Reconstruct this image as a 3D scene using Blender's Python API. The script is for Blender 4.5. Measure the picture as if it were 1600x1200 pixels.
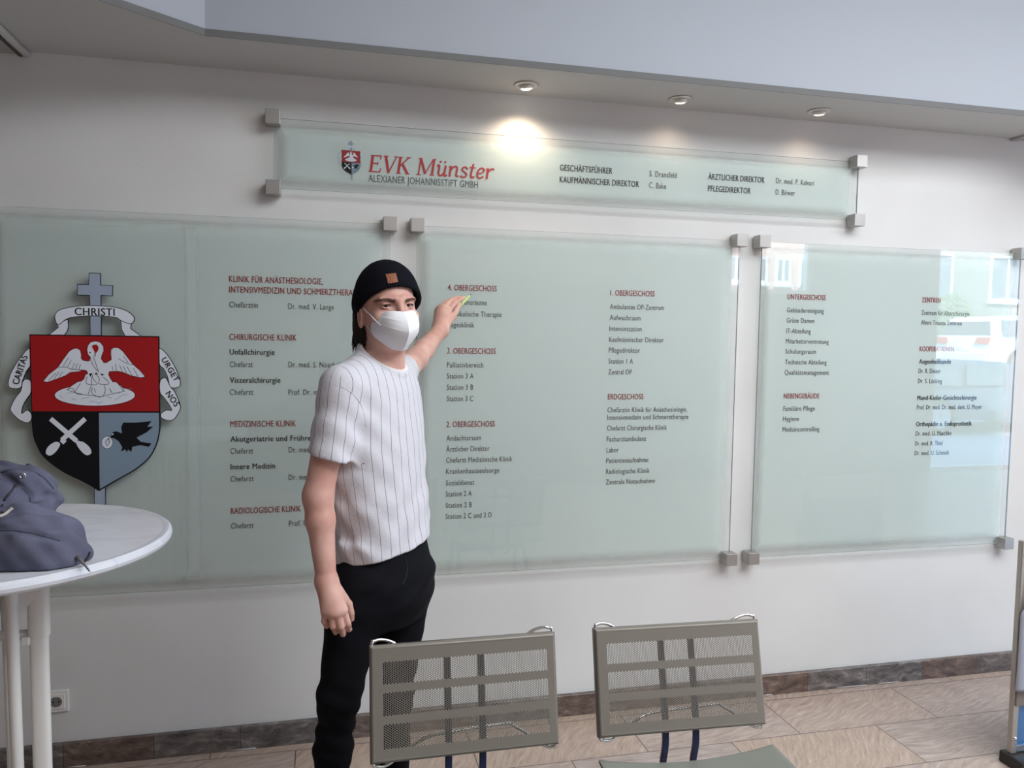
import bpy, bmesh, math, random
import numpy as np
from mathutils import Vector, Matrix

for o in list(bpy.data.objects):
    bpy.data.objects.remove(o, do_unlink=True)
scene = bpy.context.scene
COL = scene.collection
PI = math.pi

# ------------------------------------------------------------------ camera
FPX, PITCH, YAW, ROLL = 1229.75, 0.0643069, 0.2365922, 0.0153173
CAM = np.array([0.0, -3.0787, 1.6])
_cy, _sy, _cp, _sp = math.cos(YAW), math.sin(YAW), math.cos(PITCH), math.sin(PITCH)
_fw = np.array([_sy*_cp, _cy*_cp, -_sp])
_r0 = np.array([_cy, -_sy, 0.0])
_u0 = np.cross(_r0, _fw)
_ri = math.cos(ROLL)*_r0 + math.sin(ROLL)*_u0
_up = -math.sin(ROLL)*_r0 + math.cos(ROLL)*_u0
cam_data = bpy.data.cameras.new('camera')
cam_data.sensor_width = 36.0
cam_data.lens = FPX*36.0/1600.0
cam_data.clip_start = 0.02
cam_data.clip_end = 300
cam = bpy.data.objects.new('camera', cam_data)
COL.objects.link(cam)
cam.matrix_world = Matrix(((_ri[0], _up[0], -_fw[0], CAM[0]), (_ri[1], _up[1], -_fw[1], CAM[1]),
                           (_ri[2], _up[2], -_fw[2], CAM[2]), (0, 0, 0, 1)))
scene.camera = cam

def at(px, py, Y=None, Z=None, X=None):
    """world point seen at photo pixel (px, py) on the plane Y=, Z= or X="""
    d = _fw + _ri*(px-800)/FPX - _up*(py-600)/FPX
    if Y is not None: t = (Y-CAM[1])/d[1]
    elif Z is not None: t = (Z-CAM[2])/d[2]
    else: t = (X-CAM[0])/d[0]
    return CAM + t*d

def pix(p):
    d = np.asarray(p, float)-CAM
    z = d @ _fw
    return 800+FPX*(d @ _ri)/z, 600-FPX*(d @ _up)/z

# ------------------------------------------------------------------ light and exposure
world = bpy.data.worlds.new('sky')
scene.world = world
world.use_nodes = True
_bg = world.node_tree.nodes['Background']
_bg.inputs[0].default_value = (0.36, 0.63, 1.0, 1)
_bg.inputs[1].default_value = 13.0

def light(name, kind, loc, direction, energy, color, **kw):
    ld = bpy.data.lights.new(name, kind)
    ld.energy = energy
    ld.color = color
    for k, v in kw.items():
        setattr(ld, k, v)
    lo = bpy.data.objects.new(name, ld)
    COL.objects.link(lo)
    lo.location = loc
    lo.rotation_euler = Vector(direction).to_track_quat('-Z', 'Y').to_euler()
    return lo

light('sun', 'SUN', (0, 0, 30), (0.35, -1.0, -1.0), 31.0, (1.0, 0.93, 0.84), angle=0.01)
light('added_ceiling_fill', 'AREA', (3.0, -2.9, 3.57), (0, 0, -1), 236.0, (0.92, 0.965, 1.0), shape='RECTANGLE', size=4.6, size_y=2.4)  # added area light below the closed ceiling, brightens the room
_p1 = light('entrance_daylight_portal', 'AREA', (8.5, -4.98, 1.45), (0, 1, 0), 1.0, (1, 1, 1), shape='RECTANGLE', size=2.75, size_y=2.9)
_p2 = light('window_daylight_portal', 'AREA', (4.9, -4.98, 2.5), (0, 1, 0), 1.0, (1, 1, 1), shape='RECTANGLE', size=1.0, size_y=0.82)
for _p in (_p1, _p2):
    _p.data.cycles.is_portal = True

scene.view_settings.view_transform = 'Standard'
scene.view_settings.look = 'None'
scene.view_settings.exposure = 0.10
scene.view_settings.gamma = 1.0
scene.view_settings.use_curve_mapping = False

# ------------------------------------------------------------------ materials
def srgb(r, g, b):
    f = lambda c: (c/255/12.92) if c/255 <= 0.04045 else ((c/255+0.055)/1.055)**2.4
    return (f(r), f(g), f(b), 1.0)

def mat(name, color, rough=0.5, metal=0.0, coat=0.0, spec=0.5, sss=0.0):
    m = bpy.data.materials.new(name)
    m.use_nodes = True
    b = m.node_tree.nodes['Principled BSDF']
    b.inputs['Base Color'].default_value = color
    b.inputs['Roughness'].default_value = rough
    b.inputs['Metallic'].default_value = metal
    b.inputs['Coat Weight'].default_value = coat
    b.inputs['Specular IOR Level'].default_value = spec
    if sss:
        b.inputs['Subsurface Weight'].default_value = sss
        b.inputs['Subsurface Radius'].default_value = (0.01, 0.004, 0.002)
        b.inputs['Subsurface Scale'].default_value = 1.0
    return m

def nd(m, kind, **props):
    n = m.node_tree.nodes.new(kind)
    for k, v in props.items():
        setattr(n, k, v)
    return n

def lk(m, a, b):
    m.node_tree.links.new(a, b)

def bsdf(m):
    return m.node_tree.nodes['Principled BSDF']

def bump(m, height, strength=0.2, dist=0.01):
    b = nd(m, 'ShaderNodeBump')
    b.inputs['Strength'].default_value = strength
    b.inputs['Distance'].default_value = dist
    lk(m, height, b.inputs['Height'])
    lk(m, b.outputs[0], bsdf(m).inputs['Normal'])

def noise(m, scale, detail=3.0, rough=0.5, vec=None, stretch=None):
    n = nd(m, 'ShaderNodeTexNoise')
    n.inputs['Scale'].default_value = scale
    n.inputs['Detail'].default_value = detail
    n.inputs['Roughness'].default_value = rough
    if vec is None:
        vec = nd(m, 'ShaderNodeTexCoord').outputs['Object']
    if stretch:
        mp = nd(m, 'ShaderNodeMapping')
        mp.inputs['Scale'].default_value = stretch
        lk(m, vec, mp.inputs['Vector'])
        vec = mp.outputs[0]
    lk(m, vec, n.inputs['Vector'])
    return n

def ramp(m, fac, stops):
    r = nd(m, 'ShaderNodeValToRGB')
    e = r.color_ramp.elements
    while len(e) < len(stops):
        e.new(0.5)
    for i, (p, c) in enumerate(stops):
        e[i].position = p
        e[i].color = c
    lk(m, fac, r.inputs[0])
    return r

def mixc(m, fac, a, b, mode='MIX'):
    n = nd(m, 'ShaderNodeMix', data_type='RGBA', blend_type=mode)
    for sock, v in ((n.inputs[0], fac), (n.inputs[6], a), (n.inputs[7], b)):
        if hasattr(v, 'node'):
            lk(m, v, sock)
        else:
            sock.default_value = v
    return n.outputs[2]

def math_node(m, op, a, b=None):
    n = nd(m, 'ShaderNodeMath', operation=op)
    for i, v in enumerate((a, b)):
        if v is None: continue
        if hasattr(v, 'node'): lk(m, v, n.inputs[i])
        else: n.inputs[i].default_value = v
    return n.outputs[0]

M = {}
# painted woodchip wall
m = M['wall'] = mat('wall_paint', (0.70, 0.69, 0.675, 1), 0.75)
n1 = noise(m, 1.0, 4, 0.6, stretch=(160, 160, 70))
bump(m, n1.outputs[0], 0.13, 0.003)
n2 = noise(m, 1.6, 3)
lk(m, ramp(m, n2.outputs[0], [(0.3, (0.67, 0.655, 0.645, 1)), (0.7, (0.73, 0.725, 0.71, 1))]).outputs[0], bsdf(m).inputs['Base Color'])
M['wall_dark'] = mat('brown_wall_paint', (0.30, 0.245, 0.215, 1), 0.75)
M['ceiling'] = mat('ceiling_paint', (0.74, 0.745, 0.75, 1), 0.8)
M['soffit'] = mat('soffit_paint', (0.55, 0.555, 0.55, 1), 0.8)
M['fascia'] = mat('fascia_paint', (0.42, 0.45, 0.50, 1), 0.8)
M['edge'] = mat('edge_trim_paint', (0.42, 0.42, 0.42, 1), 0.7)
M['gap_shade'] = mat('gap_shade_grey', (0.17, 0.17, 0.17, 1), 0.8)  # dark tone standing in for shade at the soffit edge
M['trim_white'] = mat('trim_white', (0.72, 0.70, 0.69, 1), 0.5)
M['dark_gap'] = mat('dark_gap', (0.10, 0.09, 0.08, 1), 0.9)

# polished gneiss floor slabs in running bond
m = M['floor'] = mat('stone_floor', (0.4, 0.33, 0.28, 1), 0.28)
tc = nd(m, 'ShaderNodeTexCoord')
mp = nd(m, 'ShaderNodeMapping')
mp.inputs['Location'].default_value = (0.1, 0.065, 0)
lk(m, tc.outputs['Object'], mp.inputs['Vector'])
br = nd(m, 'ShaderNodeTexBrick')
br.offset = 0.47
br.inputs['Color1'].default_value = (0.0, 0.0, 0.0, 1)
br.inputs['Color2'].default_value = (1, 1, 1, 1)
br.inputs['Mortar'].default_value = (0, 0, 0, 1)
br.inputs['Scale'].default_value = 1.0
br.inputs['Mortar Size'].default_value = 0.0022
br.inputs['Mortar Smooth'].default_value = 0.2
br.inputs['Bias'].default_value = 0.0
br.inputs['Brick Width'].default_value = 0.66
br.inputs['Row Height'].default_value = 0.29
lk(m, mp.outputs[0], br.inputs['Vector'])
sep = nd(m, 'ShaderNodeSeparateColor')
lk(m, br.outputs['Color'], sep.inputs[0])
rnd = sep.outputs[0]
rot = nd(m, 'ShaderNodeVectorRotate', rotation_type='Z_AXIS')
lk(m, tc.outputs['Object'], rot.inputs['Vector'])
lk(m, math_node(m, 'ADD', math_node(m, 'MULTIPLY', rnd, 1.3), -1.15), rot.inputs['Angle'])
big = noise(m, 2.6, 2, vec=rot.outputs[0])
vm = nd(m, 'ShaderNodeVectorMath', operation='MULTIPLY_ADD')
lk(m, big.outputs['Color'], vm.inputs[0])
vm.inputs[1].default_value = (0.16, 0.16, 0.16)
lk(m, rot.outputs[0], vm.inputs[2])
streak = noise(m, 1.0, 6, 0.62, vec=vm.outputs[0], stretch=(10, 70, 1))
fine = noise(m, 1.0, 3, 0.7, vec=vm.outputs[0], stretch=(40, 210, 1))
base = ramp(m, streak.outputs[0], [(0.26, srgb(146, 128, 118)), (0.44, srgb(172, 150, 134)), (0.58, srgb(182, 161, 145)), (0.76, srgb(204, 190, 180))]).outputs[0]
grey = ramp(m, streak.outputs[0], [(0.26, srgb(142, 128, 121)), (0.5, srgb(170, 154, 146)), (0.76, srgb(194, 182, 175))]).outputs[0]
c1 = mixc(m, rnd, base, grey)
c2 = mixc(m, math_node(m, 'MULTIPLY', math_node(m, 'GREATER_THAN', fine.outputs[0], 0.60), 0.22), c1, srgb(98, 82, 74))
c3 = mixc(m, br.outputs['Fac'], c2, srgb(88, 78, 72))
lk(m, c3, bsdf(m).inputs['Base Color'])

# dark skirting stone
m = M['skirting'] = mat('skirting_stone', (0.15, 0.12, 0.1, 1), 0.3)
tcb = nd(m, 'ShaderNodeTexCoord')
wn = noise(m, 5, 5, 0.6)
vm2 = nd(m, 'ShaderNodeVectorMath', operation='MULTIPLY_ADD')
lk(m, wn.outputs['Color'], vm2.inputs[0])
vm2.inputs[1].default_value = (0.14, 0.14, 0.14)
lk(m, tcb.outputs['Object'], vm2.inputs[2])
sk = noise(m, 1.0, 6, 0.65, vec=vm2.outputs[0], stretch=(14, 14, 44))
tile_n = nd(m, 'ShaderNodeTexNoise', noise_dimensions='1D')
sx = nd(m, 'ShaderNodeSeparateXYZ')
lk(m, tcb.outputs['Object'], sx.inputs[0])
lk(m, math_node(m, 'FLOOR', math_node(m, 'DIVIDE', sx.outputs[0], 0.305)), tile_n.inputs['W'])
tile_n.inputs['Scale'].default_value = 3.7
warm = ramp(m, sk.outputs[0], [(0.3, srgb(62, 48, 42)), (0.55, srgb(108, 88, 78)), (0.75, srgb(148, 130, 120))]).outputs[0]
cool = ramp(m, sk.outputs[0], [(0.3, srgb(58, 54, 54)), (0.55, srgb(110, 104, 102)), (0.75, srgb(164, 156, 152))]).outputs[0]
jt = math_node(m, 'LESS_THAN', math_node(m, 'FRACT', math_node(m, 'DIVIDE', sx.outputs[0], 0.305)), 0.008)
lk(m, mixc(m, jt, mixc(m, ramp(m, tile_n.outputs[0], [(0.42, (0, 0, 0, 1)), (0.58, (1, 1, 1, 1))]).outputs[0], warm, cool), srgb(58, 50, 46)), bsdf(m).inputs['Base Color'])

# glass: clear sheet with real fresnel reflection
def glass_mat(name, tint, refl_ior=1.5):
    m = bpy.data.materials.new(name)
    m.use_nodes = True
    nt = m.node_tree
    nt.nodes.remove(nt.nodes['Principled BSDF'])
    out = nt.nodes['Material Output']
    tr = nd(m, 'ShaderNodeBsdfTransparent')
    tr.inputs[0].default_value = tint
    gl = nd(m, 'ShaderNodeBsdfGlossy')
    gl.inputs['Roughness'].default_value = 0.0
    fr = nd(m, 'ShaderNodeFresnel')
    fr.inputs['IOR'].default_value = refl_ior
    geo = nd(m, 'ShaderNodeNewGeometry')
    fac = math_node(m, 'MULTIPLY', fr.outputs[0], math_node(m, 'SUBTRACT', 1.0, geo.outputs['Backfacing']))
    mx = nd(m, 'ShaderNodeMixShader')
    lk(m, fac, mx.inputs[0])
    lk(m, tr.outputs[0], mx.inputs[1])
    lk(m, gl.outputs[0], mx.inputs[2])
    lk(m, mx.outputs[0], out.inputs['Surface'])
    return m

M['glass'] = glass_mat('clear_panel_glass', (0.962, 0.980, 0.976, 1), 1.75)
M['glass_edge'] = mat('glass_edge', srgb(150, 166, 162), 0.2)
M['pane'] = glass_mat('window_glass', (0.95, 0.97, 0.97, 1), 1.3)
m = M['frost'] = mat('frosted_film', (0.84, 0.915, 0.885, 1), 0.6)
tr = nd(m, 'ShaderNodeBsdfTransparent')
mx = nd(m, 'ShaderNodeMixShader')
fr_ = nd(m, 'ShaderNodeAttribute')
fr_.attribute_name = 'frost'
lk(m, math_node(m, 'SUBTRACT', 1.0, math_node(m, 'MULTIPLY', math_node(m, 'SMOOTH_MIN', fr_.outputs['Fac'], 1.0), 0.84)), mx.inputs[0])
tl = nd(m, 'ShaderNodeBsdfTranslucent')
tl.inputs[0].default_value = (0.93, 0.955, 0.95, 1)
mt = nd(m, 'ShaderNodeMixShader')
mt.inputs[0].default_value = 0.24
lk(m, bsdf(m).outputs[0], mt.inputs[1])
lk(m, tl.outputs[0], mt.inputs[2])
lk(m, mt.outputs[0], mx.inputs[1])
lk(m, tr.outputs[0], mx.inputs[2])
lk(m, mx.outputs[0], m.node_tree.nodes['Material Output'].inputs['Surface'])

m = M['steel'] = mat('brushed_steel', (0.44, 0.425, 0.41, 1), 0.42, 0.85)
M['chrome'] = mat('chrome', (0.82, 0.82, 0.83, 1), 0.12, 1.0)
M['red_ink'] = mat('dark_red_lettering', srgb(150, 34, 40), 0.6)
M['red_logo'] = mat('bright_red_lettering', srgb(186, 30, 38), 0.5)
M['black_ink'] = mat('black_lettering', (0.022, 0.022, 0.024, 1), 0.6)
M['grey_ink'] = mat('grey_lettering', (0.10, 0.10, 0.105, 1), 0.6)
M['crest_red'] = mat('crest_red', srgb(166, 12, 20), 0.45)
M['crest_black'] = mat('crest_black', (0.006, 0.006, 0.008, 1), 0.6, spec=0.2)
M['crest_grey'] = mat('crest_blue_grey', srgb(130, 150, 168), 0.5)
M['crest_silver'] = mat('crest_silver', srgb(158, 170, 190), 0.5)
M['crest_white'] = mat('crest_white', srgb(226, 230, 240), 0.5)

# ------------------------------------------------------------------ builders
def mesh_from(name, verts, faces, smooth=False):
    me = bpy.data.meshes.new(name)
    me.from_pydata([tuple(map(float, v)) for v in verts], [], [tuple(map(int, f)) for f in faces])
    me.validate()
    if smooth:
        me.polygons.foreach_set('use_smooth', [True]*len(me.polygons))
    me.update()
    return me

def link(name, me, material=None, parent=None, label=None, kind=None):
    o = bpy.data.objects.new(name, me)
    COL.objects.link(o)
    if material is not None:
        me.materials.clear()
        me.materials.append(material)
    if parent is not None:
        o.parent = parent
        if parent.type == 'EMPTY':
            o.matrix_parent_inverse = Matrix.Translation(-Vector(parent.location)) if not parent.get('_local') else Matrix()
    if label: o['label'] = label
    if kind: o['kind'] = kind
    return o

def thing(name, label, category, loc=(0, 0, 0), group=None, local=False):
    o = bpy.data.objects.new(name, None)
    COL.objects.link(o)
    o.empty_display_size = 0.1
    o.location = [float(v) for v in loc]
    o['label'] = label
    o['category'] = category
    if group: o['group'] = group
    if local: o['_local'] = 1
    return o

def tag(o, label, category, group=None):
    o['label'] = label
    o['category'] = category
    if group: o['group'] = group
    return o

class MB:
    def __init__(self): self.v, self.f = [], []
    def add(self, v, f):
        k = len(self.v)
        self.v += [tuple(map(float, p)) for p in v]
        self.f += [tuple(i+k for i in q) for q in f]
        return self
    def box(self, x0, x1, y0, y1, z0, z1):
        v = [(x, y, z) for z in (z0, z1) for y in (y0, y1) for x in (x0, x1)]
        return self.add(v, [(0, 2, 3, 1), (4, 5, 7, 6), (0, 1, 5, 4), (2, 6, 7, 3), (0, 4, 6, 2), (1, 3, 7, 5)])
    def tube(self, pts, r, n=10, close=False, caps=True):
        """round tube along pts; r a number or one radius per point"""
        P = [np.asarray(p, float) for p in pts]
        N = len(P)
        R = [r]*N if not hasattr(r, '__len__') else list(r)
        ref = None
        rings = []
        for i in range(N):
            if close: t = P[(i+1) % N]-P[i-1]
            else: t = P[min(i+1, N-1)]-P[max(i-1, 0)]
            t = t/(np.linalg.norm(t)+1e-12)
            if ref is None:
                a = np.array([0, 0, 1.0]) if abs(t[2]) < 0.9 else np.array([1.0, 0, 0])
                ref = np.cross(t, a)
            ref = ref - t*(ref @ t)
            ref /= np.linalg.norm(ref)+1e-12
            b = np.cross(t, ref)
            rings.append([P[i]+R[i]*(math.cos(2*PI*k/n)*ref+math.sin(2*PI*k/n)*b) for k in range(n)])
        v = [p for g in rings for p in g]
        f = []
        for i in range(N if close else N-1):
            j = (i+1) % N
            for k in range(n):
                f.append((i*n+k, i*n+(k+1) % n, j*n+(k+1) % n, j*n+k))
        if caps and not close:
            f.append(tuple(range(n-1, -1, -1)))
            f.append(tuple((N-1)*n+k for k in range(n)))
        return self.add(v, f)
    def lathe(self, prof, c=(0, 0, 0), n=48, axis='z'):
        """prof: list of (radius, height); closed at both ends when the radius is 0"""
        v, f = [], []
        for (r, h) in prof:
            for k in range(n):
                a = 2*PI*k/n
                p = (r*math.cos(a), r*math.sin(a), h) if axis == 'z' else (r*math.cos(a), h, r*math.sin(a)) if axis == 'y' else (h, r*math.cos(a), r*math.sin(a))
                v.append((p[0]+c[0], p[1]+c[1], p[2]+c[2]))
        for i in range(len(prof)-1):
            for k in range(n):
                f.append((i*n+k, i*n+(k+1) % n, (i+1)*n+(k+1) % n, (i+1)*n+k))
        f.append(tuple(range(n-1, -1, -1)))
        f.append(tuple((len(prof)-1)*n+k for k in range(n)))
        return self.add(v, f)
    def mesh(self, name, smooth=False, bevel=0.0, seg=2):
        me = mesh_from(name, self.v, self.f, smooth)
        bm = bmesh.new()
        bm.from_mesh(me)
        bmesh.ops.recalc_face_normals(bm, faces=bm.faces)
        if bevel:
            es = [e for e in bm.edges if len(e.link_faces) == 2 and e.calc_face_angle(0) > 0.6]
            bmesh.ops.bevel(bm, geom=es, offset=bevel, segments=seg, affect='EDGES', profile=0.5)
        bm.to_mesh(me)
        bm.free()
        if smooth:
            me.polygons.foreach_set('use_smooth', [True]*len(me.polygons))
        me.update()
        return me

def smooth_by_angle(me, ang=0.6):
    bm = bmesh.new()
    bm.from_mesh(me)
    for f in bm.faces: f.smooth = True
    for e in bm.edges:
        if len(e.link_faces) == 2 and e.calc_face_angle(0) > ang: e.smooth = False
    bm.to_mesh(me)
    bm.free()
    return me

def spline(pts, n=8, close=False):
    """Catmull-Rom through pts"""
    P = [np.asarray(p, float) for p in pts]
    N = len(P)
    out = []
    for i in range(N if close else N-1):
        if close: a, b, c, d = P[i-1], P[i], P[(i+1) % N], P[(i+2) % N]
        else: a, b, c, d = P[max(i-1, 0)], P[i], P[i+1], P[min(i+2, N-1)]
        for k in range(n):
            t = k/n
            out.append(0.5*((2*b)+(-a+c)*t+(2*a-5*b+4*c-d)*t*t+(-a+3*b-3*c+d)*t**3))
    if not close: out.append(P[-1])
    return out

def poly_plate(name, outline, mapf, depth0, depth1):
    """flat plate: 2-D outline filled and given thickness; mapf(x, y, depth) -> world"""
    bm = bmesh.new()
    n = len(outline)
    a = [bm.verts.new(mapf(x, y, depth0)) for x, y in outline]
    b = [bm.verts.new(mapf(x, y, depth1)) for x, y in outline]
    for k in range(n):
        bm.faces.new((a[k], a[(k+1) % n], b[(k+1) % n], b[k]))
    for ring in (a, b):
        es = [bm.edges.get((ring[k], ring[(k+1) % n])) for k in range(n)]
        bmesh.ops.triangle_fill(bm, use_beauty=True, use_dissolve=False, edges=es)
    bmesh.ops.recalc_face_normals(bm, faces=bm.faces)
    me = bpy.data.meshes.new(name)
    bm.to_mesh(me)
    bm.free()
    return me

def join_meshes(name, meshes):
    bm = bmesh.new()
    for me in meshes:
        bm.from_mesh(me)
    out = bpy.data.meshes.new(name)
    bm.to_mesh(out)
    bm.free()
    for me in meshes: bpy.data.meshes.remove(me)
    return out
# ================================================================== the room
ZC, ZR, XL, XR, YB = 2.538, 3.6, -3.0, 10.0, -5.0     # soffit height, raised ceiling height, side walls, front wall

def struct(name, me, material):
    return link(name, me, material, kind='structure')

struct('floor', MB().box(XL, XR, YB, 0.0, -0.12, 0.0).mesh('floor'), M['floor'])
struct('wall_back', MB().box(XL, XR, 0.0, 0.2, 0.0, ZR).mesh('wall_back'), M['wall'])
struct('wall_left', MB().box(XL-0.2, XL, YB, 0.2, 0.0, ZR).mesh('wall_left'), M['wall_dark'])
struct('wall_right', MB().box(XR, XR+0.2, YB, 0.2, 0.0, ZR).mesh('wall_right'), M['wall'])
# front wall behind the photographer, with the entrance glazing and one high window
wf = MB()
for x0, x1, z0, z1 in ((XL, 4.40, 0, ZR), (4.40, 5.45, 0, 2.09), (4.40, 5.45, 2.9, ZR), (5.45, 7.15, 0, ZR),
                       (7.15, 9.9, 2.9, ZR), (9.9, XR, 0, ZR)):
    wf.box(x0, x1, YB-0.15, YB, z0, z1)
struct('wall_front', wf.mesh('wall_front'), M['wall_dark'])
def glazing(name, x0, x1, z0, z1, mullions, rails):
    f = MB()
    w = 0.05
    f.box(x0, x1, YB-0.12, YB-0.05, z0, z0+w).box(x0, x1, YB-0.12, YB-0.05, z1-w, z1)
    f.box(x0, x0+w, YB-0.12, YB-0.05, z0+w, z1-w).box(x1-w, x1, YB-0.12, YB-0.05, z0+w, z1-w)
    for x in mullions: f.box(x-w/2, x+w/2, YB-0.12, YB-0.05, z0+w, z1-w)
    for z in rails: f.box(x0+w, x1-w, YB-0.115, YB-0.055, z-w/2, z+w/2)
    o = struct(name, f.mesh(name), M['trim_white'])
    p = link('window_pane', MB().box(x0+w/2, x1-w/2, YB-0.09, YB-0.08, z0+w/2, z1-w/2).mesh('window_pane'), M['pane'], o)
    return o
glazing('window_1', 4.40, 5.45, 2.09, 2.9, (), ())
glazing('window_2', 7.15, 9.9, 0.0, 2.9, (9.0,), ())

# raised ceiling with the lowered soffit along the sign wall, open edge running right from one corner
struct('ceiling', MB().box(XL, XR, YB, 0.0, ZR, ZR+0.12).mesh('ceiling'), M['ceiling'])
EDGE = [(XR, -0.302), (-0.367, -0.326), (-0.624, -0.534), (-1.75, -1.43), (-1.75, YB)]
soff = [(x, y) for x, y in EDGE] + [(-3.0, YB), (-3.0, 0.0), (XR, 0.0)]
SOFF_X0 = -0.985
# soffit slab: from the trim rightwards
main = [(XR, -0.302), (-0.367, -0.326), (-0.624, -0.534), (-1.75, -1.43), (-1.75, YB), (-1.85, YB), (-1.85, -0.9), (SOFF_X0, -0.3), (SOFF_X0, 0.0), (XR, 0.0)]
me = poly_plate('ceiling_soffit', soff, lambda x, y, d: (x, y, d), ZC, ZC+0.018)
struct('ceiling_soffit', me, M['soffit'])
# upright face of the opening, set just behind the soffit edge
fa = MB()
for (xa, ya), (xb, yb) in zip(EDGE[:-1], EDGE[1:]):
    fa.add([(xa, ya+0.004, ZC+0.02), (xb, yb+0.004, ZC+0.02), (xb, yb+0.004, ZR), (xa, ya+0.004, ZR),
            (xa, ya+0.03, ZC+0.02), (xb, yb+0.03, ZC+0.02), (xb, yb+0.03, ZR), (xa, ya+0.03, ZR)],
           [(0, 1, 2, 3), (4, 7, 6, 5), (0, 4, 5, 1), (3, 2, 6, 7), (0, 3, 7, 4), (1, 5, 6, 2)])
struct('ceiling_fascia', fa.mesh('ceiling_fascia'), M['fascia'])
# dark strip along the soffit edge, painting in the shade of a shadow gap
ed = MB()
for (xa, ya), (xb, yb) in zip(EDGE[:-2], EDGE[1:-1]):
    ed.add([(xa, ya, ZC-0.0015), (xb, yb, ZC-0.0015), (xb, yb, ZC+0.021), (xa, ya, ZC+0.021), (xa, ya-0.003, ZC-0.0015), (xb, yb-0.003, ZC-0.0015), (xb, yb-0.003, ZC+0.021), (xa, ya-0.003, ZC+0.021)], [(0, 1, 2, 3), (7, 6, 5, 4), (0, 4, 5, 1), (3, 2, 6, 7), (0, 3, 7, 4), (1, 5, 6, 2)])
struct('trim_painted_shade', ed.mesh('trim_painted_shade'), M['gap_shade'])
# profile strips where the soffit ends, with a darker recessed field beyond
t1 = MB().tube([(SOFF_X0, -1.2, ZC-0.010), (SOFF_X0, -0.001, ZC-0.010)], 0.013, n=12)
struct('trim_left', t1.mesh('trim_left', smooth=True), M['trim_white'])
g1 = MB().box(SOFF_X0-0.024, SOFF_X0-0.012, -1.2, -0.001, ZC-0.02, ZC)
struct('trim_left_joint', g1.mesh('trim_left_joint'), M['dark_gap'])
r1 = MB().box(SOFF_X0-0.6, SOFF_X0-0.024, -1.2, -0.001, ZC-0.012, ZC)
struct('trim_left_field', r1.mesh('trim_left_field'), M['edge'])
t2 = MB().box(3.10, 3.14, -0.6, -0.001, ZC-0.012, ZC).box(3.14, 3.7, -0.6, -0.001, ZC-0.006, ZC)
struct('trim_right', t2.mesh('trim_right'), M['edge'])

# stone skirting with a thin dark joint line and sealant remains
struct('baseboard_back', MB().box(XL, XR, -0.022, 0.0, 0.0, 0.09).mesh('baseboard_back', bevel=0.002, seg=1), M['skirting'])
random.seed(4)
rm = MB()
x = -0.9
while x < 3.0:
    L = random.uniform(0.03, 0.16)
    if random.random() < 0.4:
        h = random.uniform(0.003, 0.007)
        rm.tube([(x, -0.0235, 0.004), (x+L*0.5, -0.026, 0.004+h*0.2), (x+L, -0.0235, 0.003)], [0.002, h*0.5, 0.002], n=6)
    x += L+random.uniform(0.02, 0.22)
sl = struct('baseboard_sealant', rm.mesh('baseboard_sealant', smooth=True), mat('sealant', srgb(196, 190, 186), 0.6))

# ================================================================== downlights in the soffit
M['lamp_ring'] = mat('lamp_ring', (0.72, 0.70, 0.68, 1), 0.3, 0.5)
M['lamp_cup'] = mat('lamp_cup', (0.05, 0.035, 0.03, 1), 0.4)
def emit(name, color, strength):
    m = mat(name, (0.8, 0.8, 0.8, 1), 0.4)
    bsdf(m).inputs['Emission Color'].default_value = color
    bsdf(m).inputs['Emission Strength'].default_value = strength
    return m
M['bulb_bright'] = emit('bulb_bright', (1.0, 0.93, 0.85, 1), 9.0)
M['bulb_dim'] = emit('bulb_dim', (1.0, 0.80, 0.62, 1), 1.6)
DL = [((0.747, -0.134), 'leftmost recessed spotlight in the soffit, tilted and shining brightest on the wall', 'bulb_bright', 6.0, (0.0, 0.14, -1.0)),
      ((1.378, -0.135), 'middle recessed spotlight in the soffit, dimmer, between two others', 'bulb_dim', 0.7, (0.0, 0.25, -1.0)),
      ((1.997, -0.143), 'rightmost recessed spotlight in the soffit, glowing faintly near the sign end', 'bulb_dim', 0.7, (0.0, 0.25, -1.0))]
def downlight(k, xy, label, bulb, watts, aim):
    t = thing('downlight', label, 'ceiling light', (xy[0], xy[1], ZC), 'recessed spotlights in the soffit', local=True)
    ring = MB()
    ring.lathe([(0.037, -0.001), (0.045, -0.0005), (0.047, -0.004), (0.042, -0.0065), (0.036, -0.005)], n=40)
    ringm = ring.mesh('ring', smooth=True)
    link('ring', ringm, M['lamp_ring'], t)
    link('cup', MB().lathe([(0.0362, -0.0045), (0.0362, -0.0015), (0.001, -0.001)], n=32).mesh('cup'), M['lamp_cup'], t)
    h = MB().lathe([(0.0, 0.004), (0.024, 0.004), (0.028, -0.006), (0.026, -0.014), (0.020, -0.016)], n=28).mesh('lamp_head', smooth=True)
    hd = link('lamp_head', h, M['lamp_ring'], t)
    b = link('bulb', MB().lathe([(0.0215, -0.0145), (0.020, -0.018), (0.012, -0.021), (0.002, -0.022)], n=24).mesh('bulb', smooth=True), M[bulb], hd)
    ax = Vector((0, 0, -1)).rotation_difference(Vector((0.15, 0.25, -1)).normalized())
    hd.rotation_mode = 'QUATERNION'
    hd.rotation_quaternion = ax
    hd.location = (0, 0, 0.001)
    sp = light('spot_beam', 'SPOT', (xy[0]+0.01, xy[1]+0.02, ZC-0.045), aim, watts, (1.0, 0.78, 0.56), spot_size=2.3, spot_blend=1.0, shadow_soft_size=0.02)
    sp.parent = t
    sp.matrix_parent_inverse = Matrix.Translation(-Vector(t.location))
    return t
for k, d in enumerate(DL): downlight(k, *d)
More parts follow.
